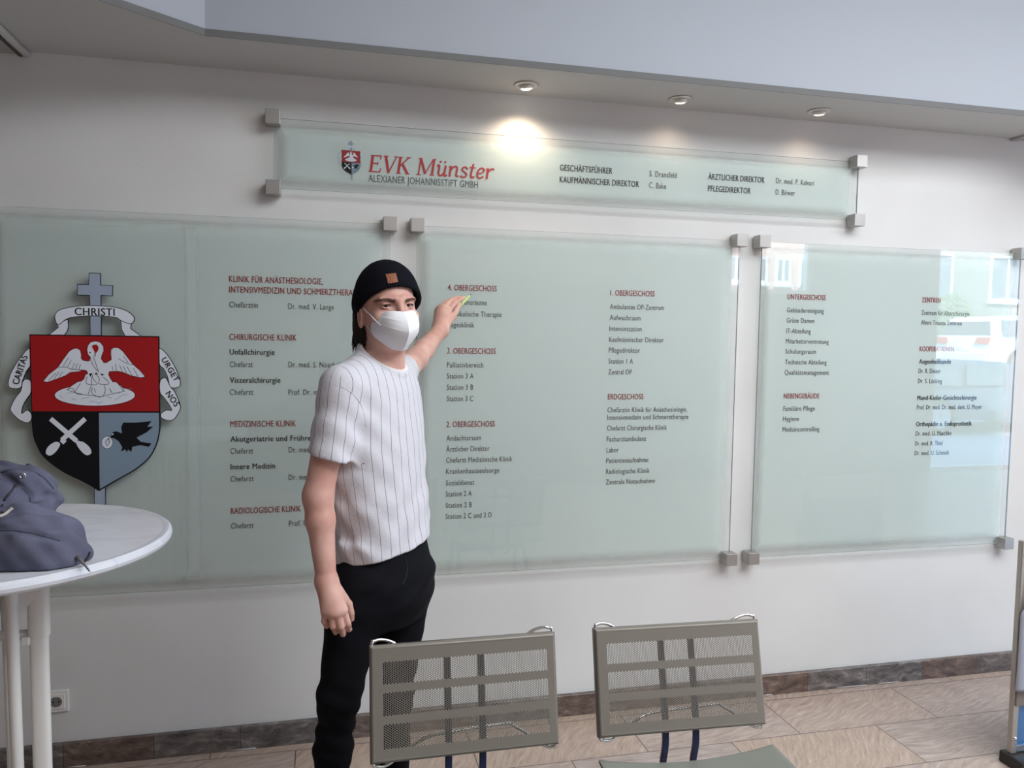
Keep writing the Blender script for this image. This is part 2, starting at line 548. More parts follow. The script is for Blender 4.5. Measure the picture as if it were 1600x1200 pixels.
# ================================================================== glass sign panels
YG0, YG1 = -0.040, -0.032          # glass front and back
YT = -0.0285                       # lettering plane behind the glass
YF0, YF1 = -0.0270, -0.0255        # frosted film
ZT1, ZT0, ZP1, ZP0 = 2.368, 2.116, 2.005, 0.640

def clamp_mesh(name):
    s = 0.026
    me = MB().box(-s, s, -0.064, -0.008, -s, s).mesh(name, bevel=0.0015, seg=2)
    sp = MB().lathe([(0.012, -0.008), (0.012, 0.0)], axis='y', n=20).mesh(name+'x')
    return join_meshes(name, [me, sp])
CLAMP = clamp_mesh('clamp')
CLAMP.materials.append(M['steel'])

def film_mesh(name, x0, x1, z0, z1, ya, yb, bx, bz):
    """thin sheet whose print fades out towards its border (attribute 'frost': 0 at the border, 1 inside)"""
    def steps(a, b, w):
        e = [a+w*k/6 for k in range(7)]
        return e+[a+b-v for v in e[::-1]]
    X, Z = steps(x0, x1, bx), steps(z0, z1, bz)
    n, mz = len(X), len(Z)
    v, f, w = [], [], []
    for y in (ya,):
        for z in Z:
            for x in X:
                v.append((x, y, z))
                d = min(min(x-x0, x1-x)/bx, min(z-z0, z1-z)/bz if bz > 0.001 else 1.0, 1.0)
                w.append(d*d*(3-2*d))
    k = n*mz
    for j in range(mz-1):
        for i in range(n-1):
            a = j*n+i
            f.append((a, a+1, a+n+1, a+n))
    me = mesh_from(name, v, f)
    at_ = me.attributes.new('frost', 'FLOAT', 'POINT')
    at_.data.foreach_set('value', np.array(w, np.float32))
    return me
M['strip_pale'] = M['frost'].copy()
M['strip_pale'].name = 'pale_strip_sheet'
M['strip_pale'].node_tree.nodes['Principled BSDF'].inputs['Base Color'].default_value = (0.86, 0.88, 0.89, 1)
def panel(name, label, x0, x1, z0, z1, clamps, gaps=()):
    t = thing(name, label, 'sign', ((x0+x1)/2, 0, z0), None)
    gp = link('glass_pane', MB().box(x0, x1, YG0, YG1, z0, z1).mesh('glass_pane'), M['glass'], t)
    gp.data.materials.append(M['glass_edge'])
    for f in gp.data.polygons:
        if abs(f.normal.y) < 0.5: f.material_index = 1
    link('frosted_film', film_mesh('frosted_film', x0+0.008, x1-0.008, z0+0.008, z1-0.008, YF0, YF1, 0.055, 0.055), M['frost'], t)
    for (cx, cz) in clamps:
        c = bpy.data.objects.new('clamp', CLAMP)
        COL.objects.link(c)
        c.location = (cx, 0, cz)
        c.parent = t
        c.matrix_parent_inverse = Matrix.Translation(-Vector(t.location))
    return t

gx0 = at(289, 500, Y=YF0)[0]
gx1 = at(311, 500, Y=YF0)[0]
P_TOP = panel('header_sign', 'long narrow frosted glass sign with red clinic lettering, mounted above the others', -0.175, 2.273, ZT0, ZT1,
              [(-0.175, ZT1), (-0.175, ZT0), (2.273, ZT1), (2.273, ZT0)])
P_L = panel('directory_sign', 'square frosted glass sign behind the man, listing clinics beside the big crest', -1.112, 0.248, ZP0, ZP1,
            [(-1.112, ZP1), (-1.112, ZP0), (0.248, ZP1), (0.248, ZP0)])
link('pale_strip', film_mesh('pale_strip', gx0-0.005, gx1+0.005, ZP0+0.02, ZP1-0.02, YF0-0.0006, YF0-0.0001, 0.02, 0.06), M['strip_pale'], P_L)  # paler vertical strip laid in front of the frosted sheet
P_M = panel('directory_sign', 'middle square frosted glass sign listing the floors, the one he points at', 0.351, 1.713, ZP0, ZP1,
            [(0.351, ZP1), (0.351, ZP0), (1.713, ZP1), (1.713, ZP0)])
P_R = panel('directory_sign', 'rightmost square frosted glass sign reflecting a parked white car and houses', 1.819, 3.161, ZP0, ZP1,
            [(1.819, ZP1), (1.819, ZP0), (3.161, ZP1), (3.161, ZP0)])
for p in (P_L, P_M, P_R): p['group'] = 'square glass directory signs'

# ------------------------------------------------------------------ lettering
H, B, N_ = 'head', 'bold', 'norm'
TEXT = {}
TEXT['L1'] = (P_L, [
 (357.6, 440.3, 'KLINIK FÜR ANÄSTHESIOLOGIE,', H, 504.2), (357.6, 456.8, 'INTENSIVMEDIZIN UND SCHMERZTHERAPIE', H, 563.5),
 (357.6, 480, 'Chefärztin', N_, 402.3), (359, 531, 'CHIRURGISCHE KLINIK', H, 463.9), (358.7, 554, 'Unfallchirurgie', B, 429),
 (359, 573.4, 'Chefarzt', N_, 395.3), (359, 598, 'Viszeralchirurgie', B, 438), (359.4, 617, 'Chefarzt', N_, 396),
 (360, 667.2, 'MEDIZINISCHE KLINIK', H, 462.8), (360, 690.3, 'Akutgeriatrie und Frührehabilitation', B, 540), (360.5, 709, 'Chefarzt', N_, 396.3),
 (360.5, 733.5, 'Innere Medizin', B, 430), (360.5, 752.6, 'Chefarzt', N_, 396.5), (361.3, 803, 'RADIOLOGISCHE KLINIK', H, 470.8),
 (361.3, 826, 'Chefarzt', N_, 397)])
TEXT['L2'] = (P_L, [
 (450.3, 482.5, 'Dr. med. V. Lange', N_, 521.4), (451, 573.7, 'Dr. med. S. Nöschel', N_, 531), (451, 617, 'Prof. Dr. med.', N_, 509),
 (451.4, 707, 'Dr. med.', N_, 486), (451.4, 750, 'Dr. med.', N_, 486), (451.4, 822, 'Prof. Dr.', N_, 487)])
TEXT['M1'] = (P_M, [
 (700, 453.3, '4. OBERGESCHOSS', H, 776.3), (700, 475.4, 'Konferenzräume', N_, 761), (699, 493.8, 'Physikalische Therapie', N_, 783.3),
 (699, 511, 'Tagesklinik', N_, 740.8), (699.6, 552.4, '3. OBERGESCHOSS', H, 775.3), (699, 574, 'Palliativbereich', N_, 755.4),
 (698.4, 591.4, 'Station 3 A', N_, 739.9), (698.4, 609, 'Station 3 B', N_, 739.5), (698.4, 626.8, 'Station 3 C', N_, 739.9),
 (698, 667.4, '2. OBERGESCHOSS', H, 773.4), (697.7, 688.6, 'Andachtsraum', N_, 751.6), (697.7, 705.7, 'Ärztlicher Direktor', N_, 765.2),
 (697.1, 723, 'Chefarzt Medizinische Klinik', N_, 800.4), (696.8, 740.5, 'Krankenhausseelsorge', N_, 779.8), (696.5, 758.6, 'Sozialdienst', N_, 740.8),
 (696.5, 776, 'Station 2 A', N_, 737), (696.2, 793.8, 'Station 2 B', N_, 737), (696, 811, 'Station 2 C und 2 D', N_, 768)])
TEXT['M2'] = (P_M, [
 (955, 461.5, '1. OBERGESCHOSS', H, 1024.3), (953.7, 482.7, 'Ambulantes OP-Zentrum', N_, 1038), (953, 499.8, 'Aufwachraum', N_, 1001),
 (952.7, 516.9, 'Intensivstation', N_, 1003), (951.8, 534, 'Kaufmännischer Direktor', N_, 1037), (951.5, 550.8, 'Pflegedirektor', N_, 1000),
 (950.8, 568, 'Station 1 A', N_, 988.8), (950.5, 585, 'Zentral OP', N_, 987), (949.6, 624, 'ERDGESCHOSS', H, 1005),
 (949, 644.3, 'Chefärztin Klinik für Anästhesiologie,', N_, 1073.4), (948.6, 656, 'Intensivmedizin und Schmerztherapie', N_, 1075.3),
 (948.3, 672.8, 'Chefarzt Chirurgische Klinik', N_, 1041.7), (948, 689.9, 'Facharztambulanz', N_, 1009.4), (947.7, 707, 'Labor', N_, 966.3),
 (947.3, 723.5, 'Patientenaufnahme', N_, 1013), (946.7, 740.6, 'Radiologische Klinik', N_, 1014.5), (946.4, 757, 'Zentrale Notaufnahme', N_, 1023)])
TEXT['R1'] = (P_R, [
 (1231.4, 467.5, 'UNTERGESCHOSS', H, 1291), (1230.5, 487.9, 'Gebäudereinigung', N_, 1288), (1229.7, 504, 'Grüne Damen', N_, 1272.8),
 (1228.8, 520.5, 'IT-Abteilung', N_, 1267), (1228.3, 536.6, 'Mitarbeitervertretung', N_, 1295), (1227.4, 552.5, 'Schulungsraum', N_, 1275),
 (1226.9, 569.2, 'Technische Abteilung', N_, 1291.7), (1225.7, 585.4, 'Qualitätsmanagement', N_, 1295), (1224.6, 622.8, 'NEBENGEBÄUDE', H, 1280),
 (1223.5, 642, 'Familiäre Pflege', N_, 1272.5), (1222.6, 658, 'Hygiene', N_, 1247.5), (1221.8, 674.6, 'Medizincontrolling', N_, 1279.3)])
TEXT['R2'] = (P_R, [
 (1442.2, 472.3, 'ZENTREN', H, 1471), (1440.8, 491.9, 'Zentrum für Alterschirurgie', N_, 1515.6), (1440.2, 507.2, 'Alters Trauma Zentrum', N_, 1503.7),
 (1437.6, 548.8, 'KOOPERATIONEN', H, 1491), (1436.5, 568, 'Augenheilkunde', B, 1486.4), (1435.7, 583, 'Dr. R. Diener', N_, 1470),
 (1434.5, 598.7, 'Dr. S. Lücking', N_, 1471.7), (1433, 625, 'Mund-Kiefer-Gesichtschirurgie', B, 1525.5), (1432, 639.8, 'Prof. Dr. med. Dr. med. dent. U. Meyer', N_, 1533.4),
 (1430.7, 666, 'Orthopädie u. Endoprothetik', B, 1517.6), (1429.6, 680.9, 'Dr. med. U. Maschke', N_, 1485.4), (1428.5, 696.4, 'Dr. med. R. Thiel', N_, 1471),
 (1427.6, 711.5, 'Dr. med. U. Schmidt', N_, 1481.3)])
TEXT['T1'] = (P_TOP, [(875, 266.3, 'GESCHÄFTSFÜHRER', 'hbold', 957), (874.4, 284.8, 'KAUFMÄNNISCHER DIREKTOR', 'hbold', 998.4)])
TEXT['T2'] = (P_TOP, [(1014.7, 275.4, 'S. Dransfeld', 'hnorm', 1057.4), (1014.3, 293.5, 'C. Bake', 'hnorm', 1041)])
TEXT['T3'] = (P_TOP, [(1106.7, 280, 'ÄRZTLICHER DIREKTOR', 'hbold', 1194.8), (1106, 298.6, 'PFLEGEDIREKTOR', 'hbold', 1173)])
TEXT['T4'] = (P_TOP, [(1212.6, 286.3, 'Dr. med. P. Kalvari', 'hnorm', 1272), (1211.9, 304, 'D. Böwer', 'hnorm', 1242)])
TEXT['T5'] = (P_TOP, [(575.7, 283.7, 'ALEXIANER JOHANNISSTIFT GMBH', 'sub', 747)])
#        cap height, material, part name, stroke offset
STYLE = {'head': (0.0222, 'red_ink', 'heading_lettering', 0.010), 'bold': (0.0205, 'black_ink', 'bold_lettering', 0.017),
         'norm': (0.0205, 'grey_ink', 'lettering', 0.0), 'hbold': (0.0235, 'black_ink', 'bold_lettering', 0.014),
         'hnorm': (0.0225, 'grey_ink', 'lettering', 0.0), 'sub': (0.0262, 'grey_ink', 'subtitle_lettering', 0.0)}
_caps = {}
def text_curve(s, offset=0.0):
    c = bpy.data.curves.new('lettering', 'FONT')
    c.body = s
    c.size = 1.0
    c.offset = offset
    c.space_character = 1.07
    c.extrude = 0.012
    c.resolution_u = 3
    o = bpy.data.objects.new('lettering', c)
    COL.objects.link(o)
    return o
def texts_to_meshes(items):
    """items: list of (string, offset) -> list of meshes, one evaluation for all"""
    obs = [text_curve(s, 0.0) for s, off in items]
    hob = text_curve('H')
    bpy.context.view_layer.update()
    dg = bpy.context.evaluated_depsgraph_get()
    out = []
    for o in obs+[hob]:
        out.append(bpy.data.meshes.new_from_object(o.evaluated_get(dg)))
    for o in obs+[hob]:
        c = o.data
        bpy.data.objects.remove(o)
        bpy.data.curves.remove(c)
    hm = out.pop()
    for i, (s, off) in enumerate(items):          # heavier weights: overlapping strokes side by side
        if off > 0:
            a, b = out[i], out[i].copy()
            a.transform(Matrix.Translation((-off, 0, 0)))
            b.transform(Matrix.Translation((off, 0, 0.003)))
            out[i] = join_meshes('lettering', [a, b])
    co = np.empty(len(hm.vertices)*3)
    hm.vertices.foreach_get('co', co)
    cap = co.reshape(-1, 3)[:, 1].max()
    bpy.data.meshes.remove(hm)
    return out, cap
def set_text(me, cap, caph, width, origin, right=(1, 0, 0), up=(0, 0, 1), front=(0, -1, 0), thick=0.0004):
    co = np.empty(len(me.vertices)*3)
    me.vertices.foreach_get('co', co)
    co = co.reshape(-1, 3)
    x0, x1 = co[:, 0].min(), co[:, 0].max()
    sx = width/(x1-x0) if width else caph/cap
    p = np.outer((co[:, 0]-x0)*sx, right)+np.outer(co[:, 1]*caph/cap, up)+np.outer(co[:, 2]/0.012*thick, front)+np.asarray(origin)
    me.vertices.foreach_set('co', p.ravel())
    me.update()
    return sx
flat = []
for key, (pan, lines) in TEXT.items():
    xm = sum(at(l[0], l[1], Y=YT)[0] for l in lines)/len(lines)
    for l in lines:
        flat.append((pan, l, xm))
meshes, CAPH = texts_to_meshes([(l[2], STYLE[l[3]][3]) for _, l, _ in flat])
for (pan, l, xm), me in zip(flat, meshes):
    caph, mm, nm, _o = STYLE[l[3]]
    z = at(l[0], l[1], Y=YT)[2]
    w = at(l[4], l[1], Y=YT)[0]-at(l[0], l[1], Y=YT)[0]
    set_text(me, CAPH, caph, w, (xm, YT, z))
    link(nm, me, M[mm], pan)
# ================================================================== red serif logo lettering on the header sign
def stroke_outline(pts, hw):
    P = [np.asarray(p, float) for p in pts]
    W = [hw]*len(P) if not hasattr(hw, '__len__') else hw
    L, R = [], []
    for i in range(len(P)):
        t = P[min(i+1, len(P)-1)]-P[max(i-1, 0)]
        t = t/(np.linalg.norm(t)+1e-9)
        n = np.array([-t[1], t[0]])
        L.append(P[i]+n*W[i])
        R.append(P[i]-n*W[i])
    return L+R[::-1]
S = lambda pts, hw, n=6: (spline(pts, n), hw)
GL = {
 'E': (0.74, [([(.12, 0), (.12, 1)], .062), ([(0, .97), (.58, .97)], .03), ([(.575, 1), (.55, .76)], .026), ([(.12, .52), (.44, .52)], .03),
              ([(.44, .62), (.44, .42)], .022), ([(0, .03), (.6, .03)], .03), ([(.6, 0), (.64, .25)], .026)]),
 'V': (0.76, [([(.08, .97), (.35, 0)], .062), ([(.34, 0), (.66, .97)], .032), ([(-.04, .975), (.22, .975)], .025), ([(.54, .975), (.78, .975)], .025)]),
 'K': (0.82, [([(.12, 0), (.12, 1)], .062), ([(0, .975), (.26, .975)], .025), ([(0, .025), (.26, .025)], .025), ([(.16, .46), (.58, .97)], .034),
              ([(.28, .58), (.62, .03)], .06), ([(.46, .975), (.7, .975)], .025), ([(.5, .025), (.76, .025)], .025)]),
 ' ': (0.30, []),
 'M': (1.08, [([(.12, 0), (.12, 1)], .034), ([(.12, 1), (.48, .08)], .06), ([(.47, .08), (.84, 1)], .03), ([(.87, 1), (.87, 0)], .062),
              ([(0, .025), (.24, .025)], .025), ([(.74, .025), (1.0, .025)], .025), ([(0, .975), (.16, .975)], .025), ([(.84, .975), (.99, .975)], .025)]),
 'ü': (0.66, [S([(.0, .58), (.1, .65), (.14, .5), (.13, .2), (.2, .05), (.34, .07), (.46, .24)], .05), S([(.49, .66), (.47, .3), (.47, .1), (.53, .03), (.62, .1)], .052)]),
 'n': (0.68, [([(.0, .58), (.1, .645)], .025), ([(.12, .66), (.12, 0)], .055), S([(.13, .38), (.26, .58), (.4, .64), (.49, .52), (.48, .2), (.52, .04), (.62, .1)], .048)]),
 's': (0.50, [S([(.40, .52), (.28, .63), (.13, .58), (.11, .44), (.24, .34), (.38, .22), (.34, .06), (.2, .02), (.03, .11)], .044)]),
 't': (0.42, [S([(.2, .86), (.16, .5), (.14, .15), (.21, .03), (.35, .1)], .05), ([(.0, .63), (.37, .63)], .028)]),
 'e': (0.53, [([(.08, .29), (.26, .32), (.42, .43)], .034), S([(.41, .42), (.42, .55), (.30, .64), (.15, .55), (.07, .32), (.10, .13), (.24, .02), (.45, .14)], .046)]),
 'r': (0.48, [([(.0, .58), (.1, .645)], .025), ([(.12, .66), (.12, 0)], .055), S([(.13, .38), (.24, .56), (.36, .63), (.48, .58)], .044)])}
LOGO = 'EVK Münster'
adv = sum(GL[c][0] for c in LOGO)
b0, b1 = at(575.7, 268.4, Y=YT), at(770.0, 279.5, Y=YT)
lw = (b1[0]-b0[0])/adv
lh = 0.0635
def logo_map(x0):
    def f(x, y, d):
        return (b0[0]+(x0+x+0.13*y)*lw, YT+d, b0[2]+y*lh)
    return f
x0 = 0
for c in LOGO:
    a, strokes = GL[c]
    ms = [poly_plate('s', stroke_outline(p, hw*1.12), logo_map(x0), -0.0004-0.00002*k, 0.0) for k, (p, hw) in enumerate(strokes)]
    if c == 'ü':
        for cx in (.17, .43):
            ms.append(poly_plate('s', [(cx+.062*math.cos(2*PI*k/14), .86+.062*math.sin(2*PI*k/14)) for k in range(14)], logo_map(x0), -0.0004, 0))
    if ms:
        link('logo_letter', join_meshes('logo_letter', ms), M['red_logo'], P_TOP)
    x0 += a

# ================================================================== coat of arms
def pc(pts):                      # tracing coordinates of the pelican -> crest coordinates
    return [(180+x*.4, 300+y*.4) for x, y in pts]
def grow(poly, d):
    P = [np.asarray(p, float) for p in poly]
    n = len(P)
    area = sum(P[i][0]*P[(i+1) % n][1]-P[(i+1) % n][0]*P[i][1] for i in range(n))
    s = 1 if area > 0 else -1
    out = []
    for i in range(n):
        a, b, c = P[i-1], P[i], P[(i+1) % n]
        t1, t2 = b-a, c-b
        t1, t2 = t1/(np.linalg.norm(t1)+1e-9), t2/(np.linalg.norm(t2)+1e-9)
        n1, n2 = s*np.array([t1[1], -t1[0]]), s*np.array([t2[1], -t2[0]])
        m = n1+n2
        L = np.linalg.norm(m)
        m = m/L if L > 0.2 else n1
        out.append(b+m*d/max(0.5, m @ n1))
    return out
CROSS = [(419, 80), (472, 82), (472, 137), (529, 139), (528, 187), (474, 185), (476, 372), (425, 372), (422, 185), (364, 183), (365, 133), (418, 135)]
STEM = [(443, 1070), (495, 1070), (497, 1240), (445, 1240)]
SHIELD = [(140, 367), (748, 376), (752, 735), (753, 800)] + [tuple(p) for p in spline([(752, 815), (738, 880), (703, 945), (640, 1000), (560, 1046), (467, 1100)], 5)] + \
         [tuple(p) for p in spline([(467, 1100), (398, 1060), (300, 1012), (213, 948), (178, 895), (156, 830), (151, 735)], 5)][1:]
RED = [(145, 372), (743, 381), (747, 727), (155, 727)]
BLACKQ = [(157, 734), (462, 734), (466, 1090)] + [tuple(p) for p in spline([(466, 1092), (398, 1052), (304, 1006), (220, 944), (184, 892), (161, 828)], 5)][1:]
GREYQ = [(466, 734), (747, 734), (748, 805)] + [tuple(p) for p in spline([(747, 815), (733, 878), (699, 941), (637, 995), (557, 1041), (470, 1091)], 5)][1:]
BAN_TOP = spline([(262, 275), (285, 252), (360, 236), (440, 233), (530, 239), (592, 256), (626, 282), (630, 302), (612, 318), (570, 303), (540, 287), (440, 281), (350, 286), (310, 298), (276, 322), (262, 302)], 4, True)
BAN_TL = [(268, 312), (290, 310), (320, 296), (322, 330), (318, 350), (304, 370), (232, 370), (276, 335)]
BAN_TR = [(568, 301), (600, 316), (616, 318), (613, 340), (664, 378), (590, 376), (572, 345)]
BAN_L = spline([(143, 432), (95, 480), (55, 545), (42, 590), (50, 617), (97, 617), (106, 588), (125, 540), (145, 508)], 4, True)
BAN_LL = spline([(104, 617), (108, 590), (125, 577), (147, 590), (146, 640), (127, 670), (110, 700), (104, 738), (130, 722), (150, 742), (147, 770), (128, 781), (90, 765), (55, 728), (54, 705), (75, 665), (98, 635)], 4, True)
BAN_R = spline([(748, 434), (790, 470), (830, 540), (846, 590), (838, 614), (800, 614), (788, 570), (770, 530), (748, 505)], 4, True)
BAN_RL = spline([(752, 585), (778, 572), (798, 610), (822, 640), (846, 702), (840, 730), (815, 765), (782, 769), (756, 755), (757, 738), (780, 722), (806, 722), (790, 690), (768, 660), (752, 640)], 4, True)
BIRD = pc([(70, 715), (130, 640), (240, 555), (300, 465), (370, 370), (420, 338), (460, 333), (495, 355), (508, 410), (505, 450), (530, 475), (580, 485), (610, 480), (615, 430), (590, 400), (580, 350), (590, 300), (620, 262), (680, 250), (730, 265), (765, 310), (768, 360), (745, 420), (740, 455), (770, 500), (800, 505), (865, 465), (858, 390), (862, 345), (895, 325), (945, 330), (990, 365), (1040, 430), (1110, 520), (1190, 590), (1250, 660), (1210, 672), (1100, 650), (1000, 610), (930, 595), (835, 600), (825, 640), (850, 690), (880, 730), (910, 725), (950, 755), (1000, 800), (1010, 830), (860, 862), (740, 895), (590, 875), (480, 865), (350, 815), (400, 770), (470, 725), (510, 720), (545, 690), (560, 640), (590, 630), (575, 590), (530, 580), (480, 600), (380, 610), (320, 650), (240, 680), (110, 725)])
LOOP = pc([(632, 310), (650, 290), (690, 286), (714, 320), (706, 358), (682, 388), (664, 372), (652, 345)])
NEST = pc([(668+468*math.cos(2*PI*k/40), 880+122*math.sin(2*PI*k/40)) for k in range(40)])
BIRD_BLACK = [pc([(600, 630), (642, 618), (618, 665)]), pc([(664, 637), (685, 612), (706, 640)]), pc([(732, 622), (778, 640), (750, 652)]),
              pc([(612+9*math.cos(k*PI/5), 380+9*math.sin(k*PI/5)) for k in range(10)]), pc([(664, 380), (676, 380), (676, 430), (666, 430)])]
BIRD_LINES = [[(245, 555), (330, 550), (400, 575), (520, 582)], [(300, 540), (360, 440)], [(350, 545), (395, 470)], [(400, 578), (430, 505)], [(440, 580), (465, 510)], [(480, 580), (502, 520)],
              [(130, 705), (215, 620)], [(190, 690), (250, 610)], [(250, 670), (292, 605)], [(1112, 525), (1030, 502), (945, 450)], [(990, 608), (958, 530)], [(1040, 622), (1000, 540)],
              [(1100, 645), (1045, 545)], [(1172, 660), (1118, 560)], [(880, 590), (868, 535)], [(922, 590), (908, 515)], [(1060, 500), (1000, 420)],
              [(580, 660), (574, 745), (692, 752), (650, 690), (640, 640)], [(690, 645), (722, 690), (716, 745), (830, 748), (808, 700), (758, 665)],
              [(614, 428), (642, 520), (702, 600)], [(650, 425), (680, 510), (712, 610)], [(500, 740), (430, 850)], [(630, 660), (628, 760), (590, 870)], [(780, 760), (790, 810), (780, 865)],
              [(345, 812), (410, 800), (440, 850), (520, 865)], [(940, 745), (1000, 825)], [(660, 800), (680, 850)], [(840, 800), (870, 850)], [(640, 790), (640, 860), (735, 900), (790, 850)]]
NEST_LINES = [[(255, 880), (300, 920)], [(350, 855), (400, 850)], [(400, 920), (450, 935)], [(510, 920), (600, 905)], [(600, 965), (650, 950), (720, 975)], [(810, 900), (870, 910)], [(900, 940), (990, 880), (1050, 875)], [(930, 860), (970, 850)], [(1040, 810), (1100, 800)], [(700, 985), (760, 950)]]
def spade(sx, sy, hx, hy, w=11):
    a, b = np.array([sx, sy], float), np.array([hx, hy], float)
    return [tuple(p) for p in stroke_outline([a, b], w)]
SHOVELS = [spade(402, 762, 292, 862), spade(240, 762, 362, 866), [(292, 852), (316, 866), (300, 882), (284, 868)], [(356, 862), (376, 866), (380, 882), (362, 884)],
           [tuple(p) for p in spline([(362, 880), (386, 868), (420, 893), (431, 921), (410, 933), (385, 915)], 3, True)],
           [tuple(p) for p in spline([(285, 880), (262, 870), (228, 893), (218, 923), (240, 934), (268, 912)], 3, True)]]
RAVEN = [(520, 850), (530, 825), (545, 820), (575, 830), (571, 800), (580, 780), (640, 780), (712, 773), (692, 800), (720, 799), (690, 825), (642, 850), (662, 870), (712, 877), (700, 893), (660, 885), (622, 893), (618, 917), (602, 905), (597, 920), (590, 905), (570, 915), (576, 895), (560, 868), (540, 854)]
BREAD = [(505+25*math.cos(2*PI*k/18), 873+28*math.sin(2*PI*k/18)) for k in range(18)]

def build_crest(parent, mp, u, lw=3.0, fine=True, silver='crest_white', crossm='crest_silver'):
    """mp(x, y, depth) -> world; u = thickness of one layer"""
    def plate(name, poly, layer, mm, par=parent, base=None):
        me = poly_plate(name, poly, mp, -u*(layer+1), -u*(layer) if base is None else -u*base)
        return link(name, me, M[mm], par)
    def outlined(name, poly, layer, mm, base=0, par=parent):
        o = plate(name, grow(poly, lw*0.5), layer, 'crest_black', par, base)
        me = poly_plate('field', grow(poly, -lw*0.5), mp, -u*(layer+1.35), -u*(layer+0.9))
        link('field', me, M[mm], o if parent.type == 'EMPTY' else parent)
        return o
    outlined('cross', CROSS, 2, crossm)
    outlined('cross_foot', STEM, 2, crossm)
    for nm, pl, L in (('banner_tail', BAN_TL, 2.6), ('banner_tail', BAN_TR, 2.6), ('banner', BAN_TOP, 3.2), ('banner', BAN_L, 2.2), ('banner_curl', BAN_LL, 2.6),
                      ('banner', BAN_R, 2.2), ('banner_curl', BAN_RL, 2.6)):
        outlined(nm, pl, L, silver)
    sh = plate('shield', SHIELD, 4, 'crest_black', base=0)
    if parent.type != 'EMPTY': sh = parent
    def sub(name, poly, l0, l1, mm):
        return link(name, poly_plate(name, poly, mp, -u*l1, -u*l0), M[mm], sh if parent.type == 'EMPTY' else parent)
    sub('red_field', RED, 4.9, 5.3, 'crest_red')
    sub('grey_field', GREYQ, 4.9, 5.3, 'crest_grey')
    ne = [poly_plate('n', grow(NEST, 2.5), mp, -u*5.5, -u*5.2)]
    link('nest_outline', ne[0], M['crest_black'], sh)
    link('nest', poly_plate('nest', NEST, mp, -u*5.8, -u*5.4), M[silver], sh)
    link('pelican_outline', poly_plate('p', grow(BIRD, 2.2), mp, -u*6.0, -u*5.3), M['crest_black'], sh)
    link('pelican', poly_plate('pelican', BIRD, mp, -u*6.4, -u*5.6), M[silver], sh)
    link('neck_loop', poly_plate('neck_loop', LOOP, mp, -u*6.6, -u*6.3), M['crest_red'], sh)
    if fine:
        ms = [poly_plate('l', b, mp, -u*6.7, -u*6.3) for b in BIRD_BLACK]
        ms += [poly_plate('l', stroke_outline(spline(pc(l), 5) if len(l) > 2 else pc(l), 1.1), mp, -u*6.65, -u*6.3) for l in BIRD_LINES]
        link('pelican_line_drawing', join_meshes('lines', ms), M['crest_black'], sh)
        ms = [poly_plate('l', stroke_outline(spline(pc(l), 5) if len(l) > 2 else pc(l), 1.0), mp, -u*6.0, -u*5.7) for l in NEST_LINES]
        link('nest_line_drawing', join_meshes('lines', ms), M['crest_grey'], sh)
    link('shovels', join_meshes('shovels', [poly_plate('s', grow(s, 0), mp, -u*(5.5+0.1*i), -u*4.9) for i, s in enumerate(SHOVELS)]), M[silver], sh)
    link('raven', poly_plate('raven', RAVEN, mp, -u*5.9, -u*5.2), M['crest_black'], sh)
    link('bread_outline', poly_plate('bread', grow(BREAD, 2), mp, -u*5.5, -u*5.2), M['crest_black'], sh)
    link('bread', poly_plate('bread', BREAD, mp, -u*5.7, -u*5.3), M[silver], sh)
    if fine:
        link('bread_mark', join_meshes('bm', [poly_plate('l', stroke_outline([(512, 852), (497, 870), (503, 890), (516, 872), (512, 852)], 1.6), mp, -u*5.9, -u*5.6)]), M['crest_black'], sh)
        link('raven_eye', poly_plate('raven_eye', [(531+4*math.cos(k*PI/4), 834+4*math.sin(k*PI/4)) for k in range(8)], mp, -u*6.2, -u*5.8), M[silver], sh)

# big crest: traced at a third of a pixel on its own plane in front of the left sign
YC = -0.058
A0, A1, A2 = at(0, 400, Y=YC), at(900/3, 400, Y=YC), at(0, 400+1200/3, Y=YC)
def crest_px(x, y): return at(x/3.0, 400+y/3.0, Y=YC)
def big_map(x, y, d):
    p = crest_px(x, y)
    return (p[0], YC+d, p[2])
crest = thing('coat_of_arms', 'large heraldic crest with red, black and grey shield, pelican, cross and white scrolls', 'emblem', tuple(crest_px(460, 1240)))
build_crest(crest, big_map, 0.0012)
link('spacer', MB().lathe([(0.012, YC-0.0005), (0.012, YG0-0.0005)], c=(crest_px(450, 560)[0], 0, crest_px(450, 560)[2]), axis='y', n=16)
     .lathe([(0.012, YC-0.0005), (0.012, YG0-0.0005)], c=(crest_px(458, 930)[0], 0, crest_px(458, 930)[2]), axis='y', n=16).mesh('spacer'), M['steel'], crest)
# words on the scrolls: (text, start, end, cap height) in crest coordinates
SCROLL = [('CHRISTI', (352, 277), (540, 281), 34), ('CARITAS', (90, 604), (134, 470), 27), ('URGET', (757, 484), (822, 590), 25), ('NOS', (776, 645), (822, 708), 27)]
tm, cap = texts_to_meshes([(s[0], 0.016) for s in SCROLL])
for (s, a, b, ch), me in zip(SCROLL, tm):
    pa, pb = crest_px(*a), crest_px(*b)
    r = pb-pa
    w = np.linalg.norm(r)
    r = r/w
    up = np.array([-r[2], 0, r[0]])
    ph = np.linalg.norm(crest_px(450, 600)-crest_px(450, 600-ch))
    set_text(me, cap, ph, w, np.array([pa[0], YC-0.0012*4.62, pa[2]]), right=r, up=up, thick=0.0003)
    link('scroll_lettering', me, M['crest_black'], crest)

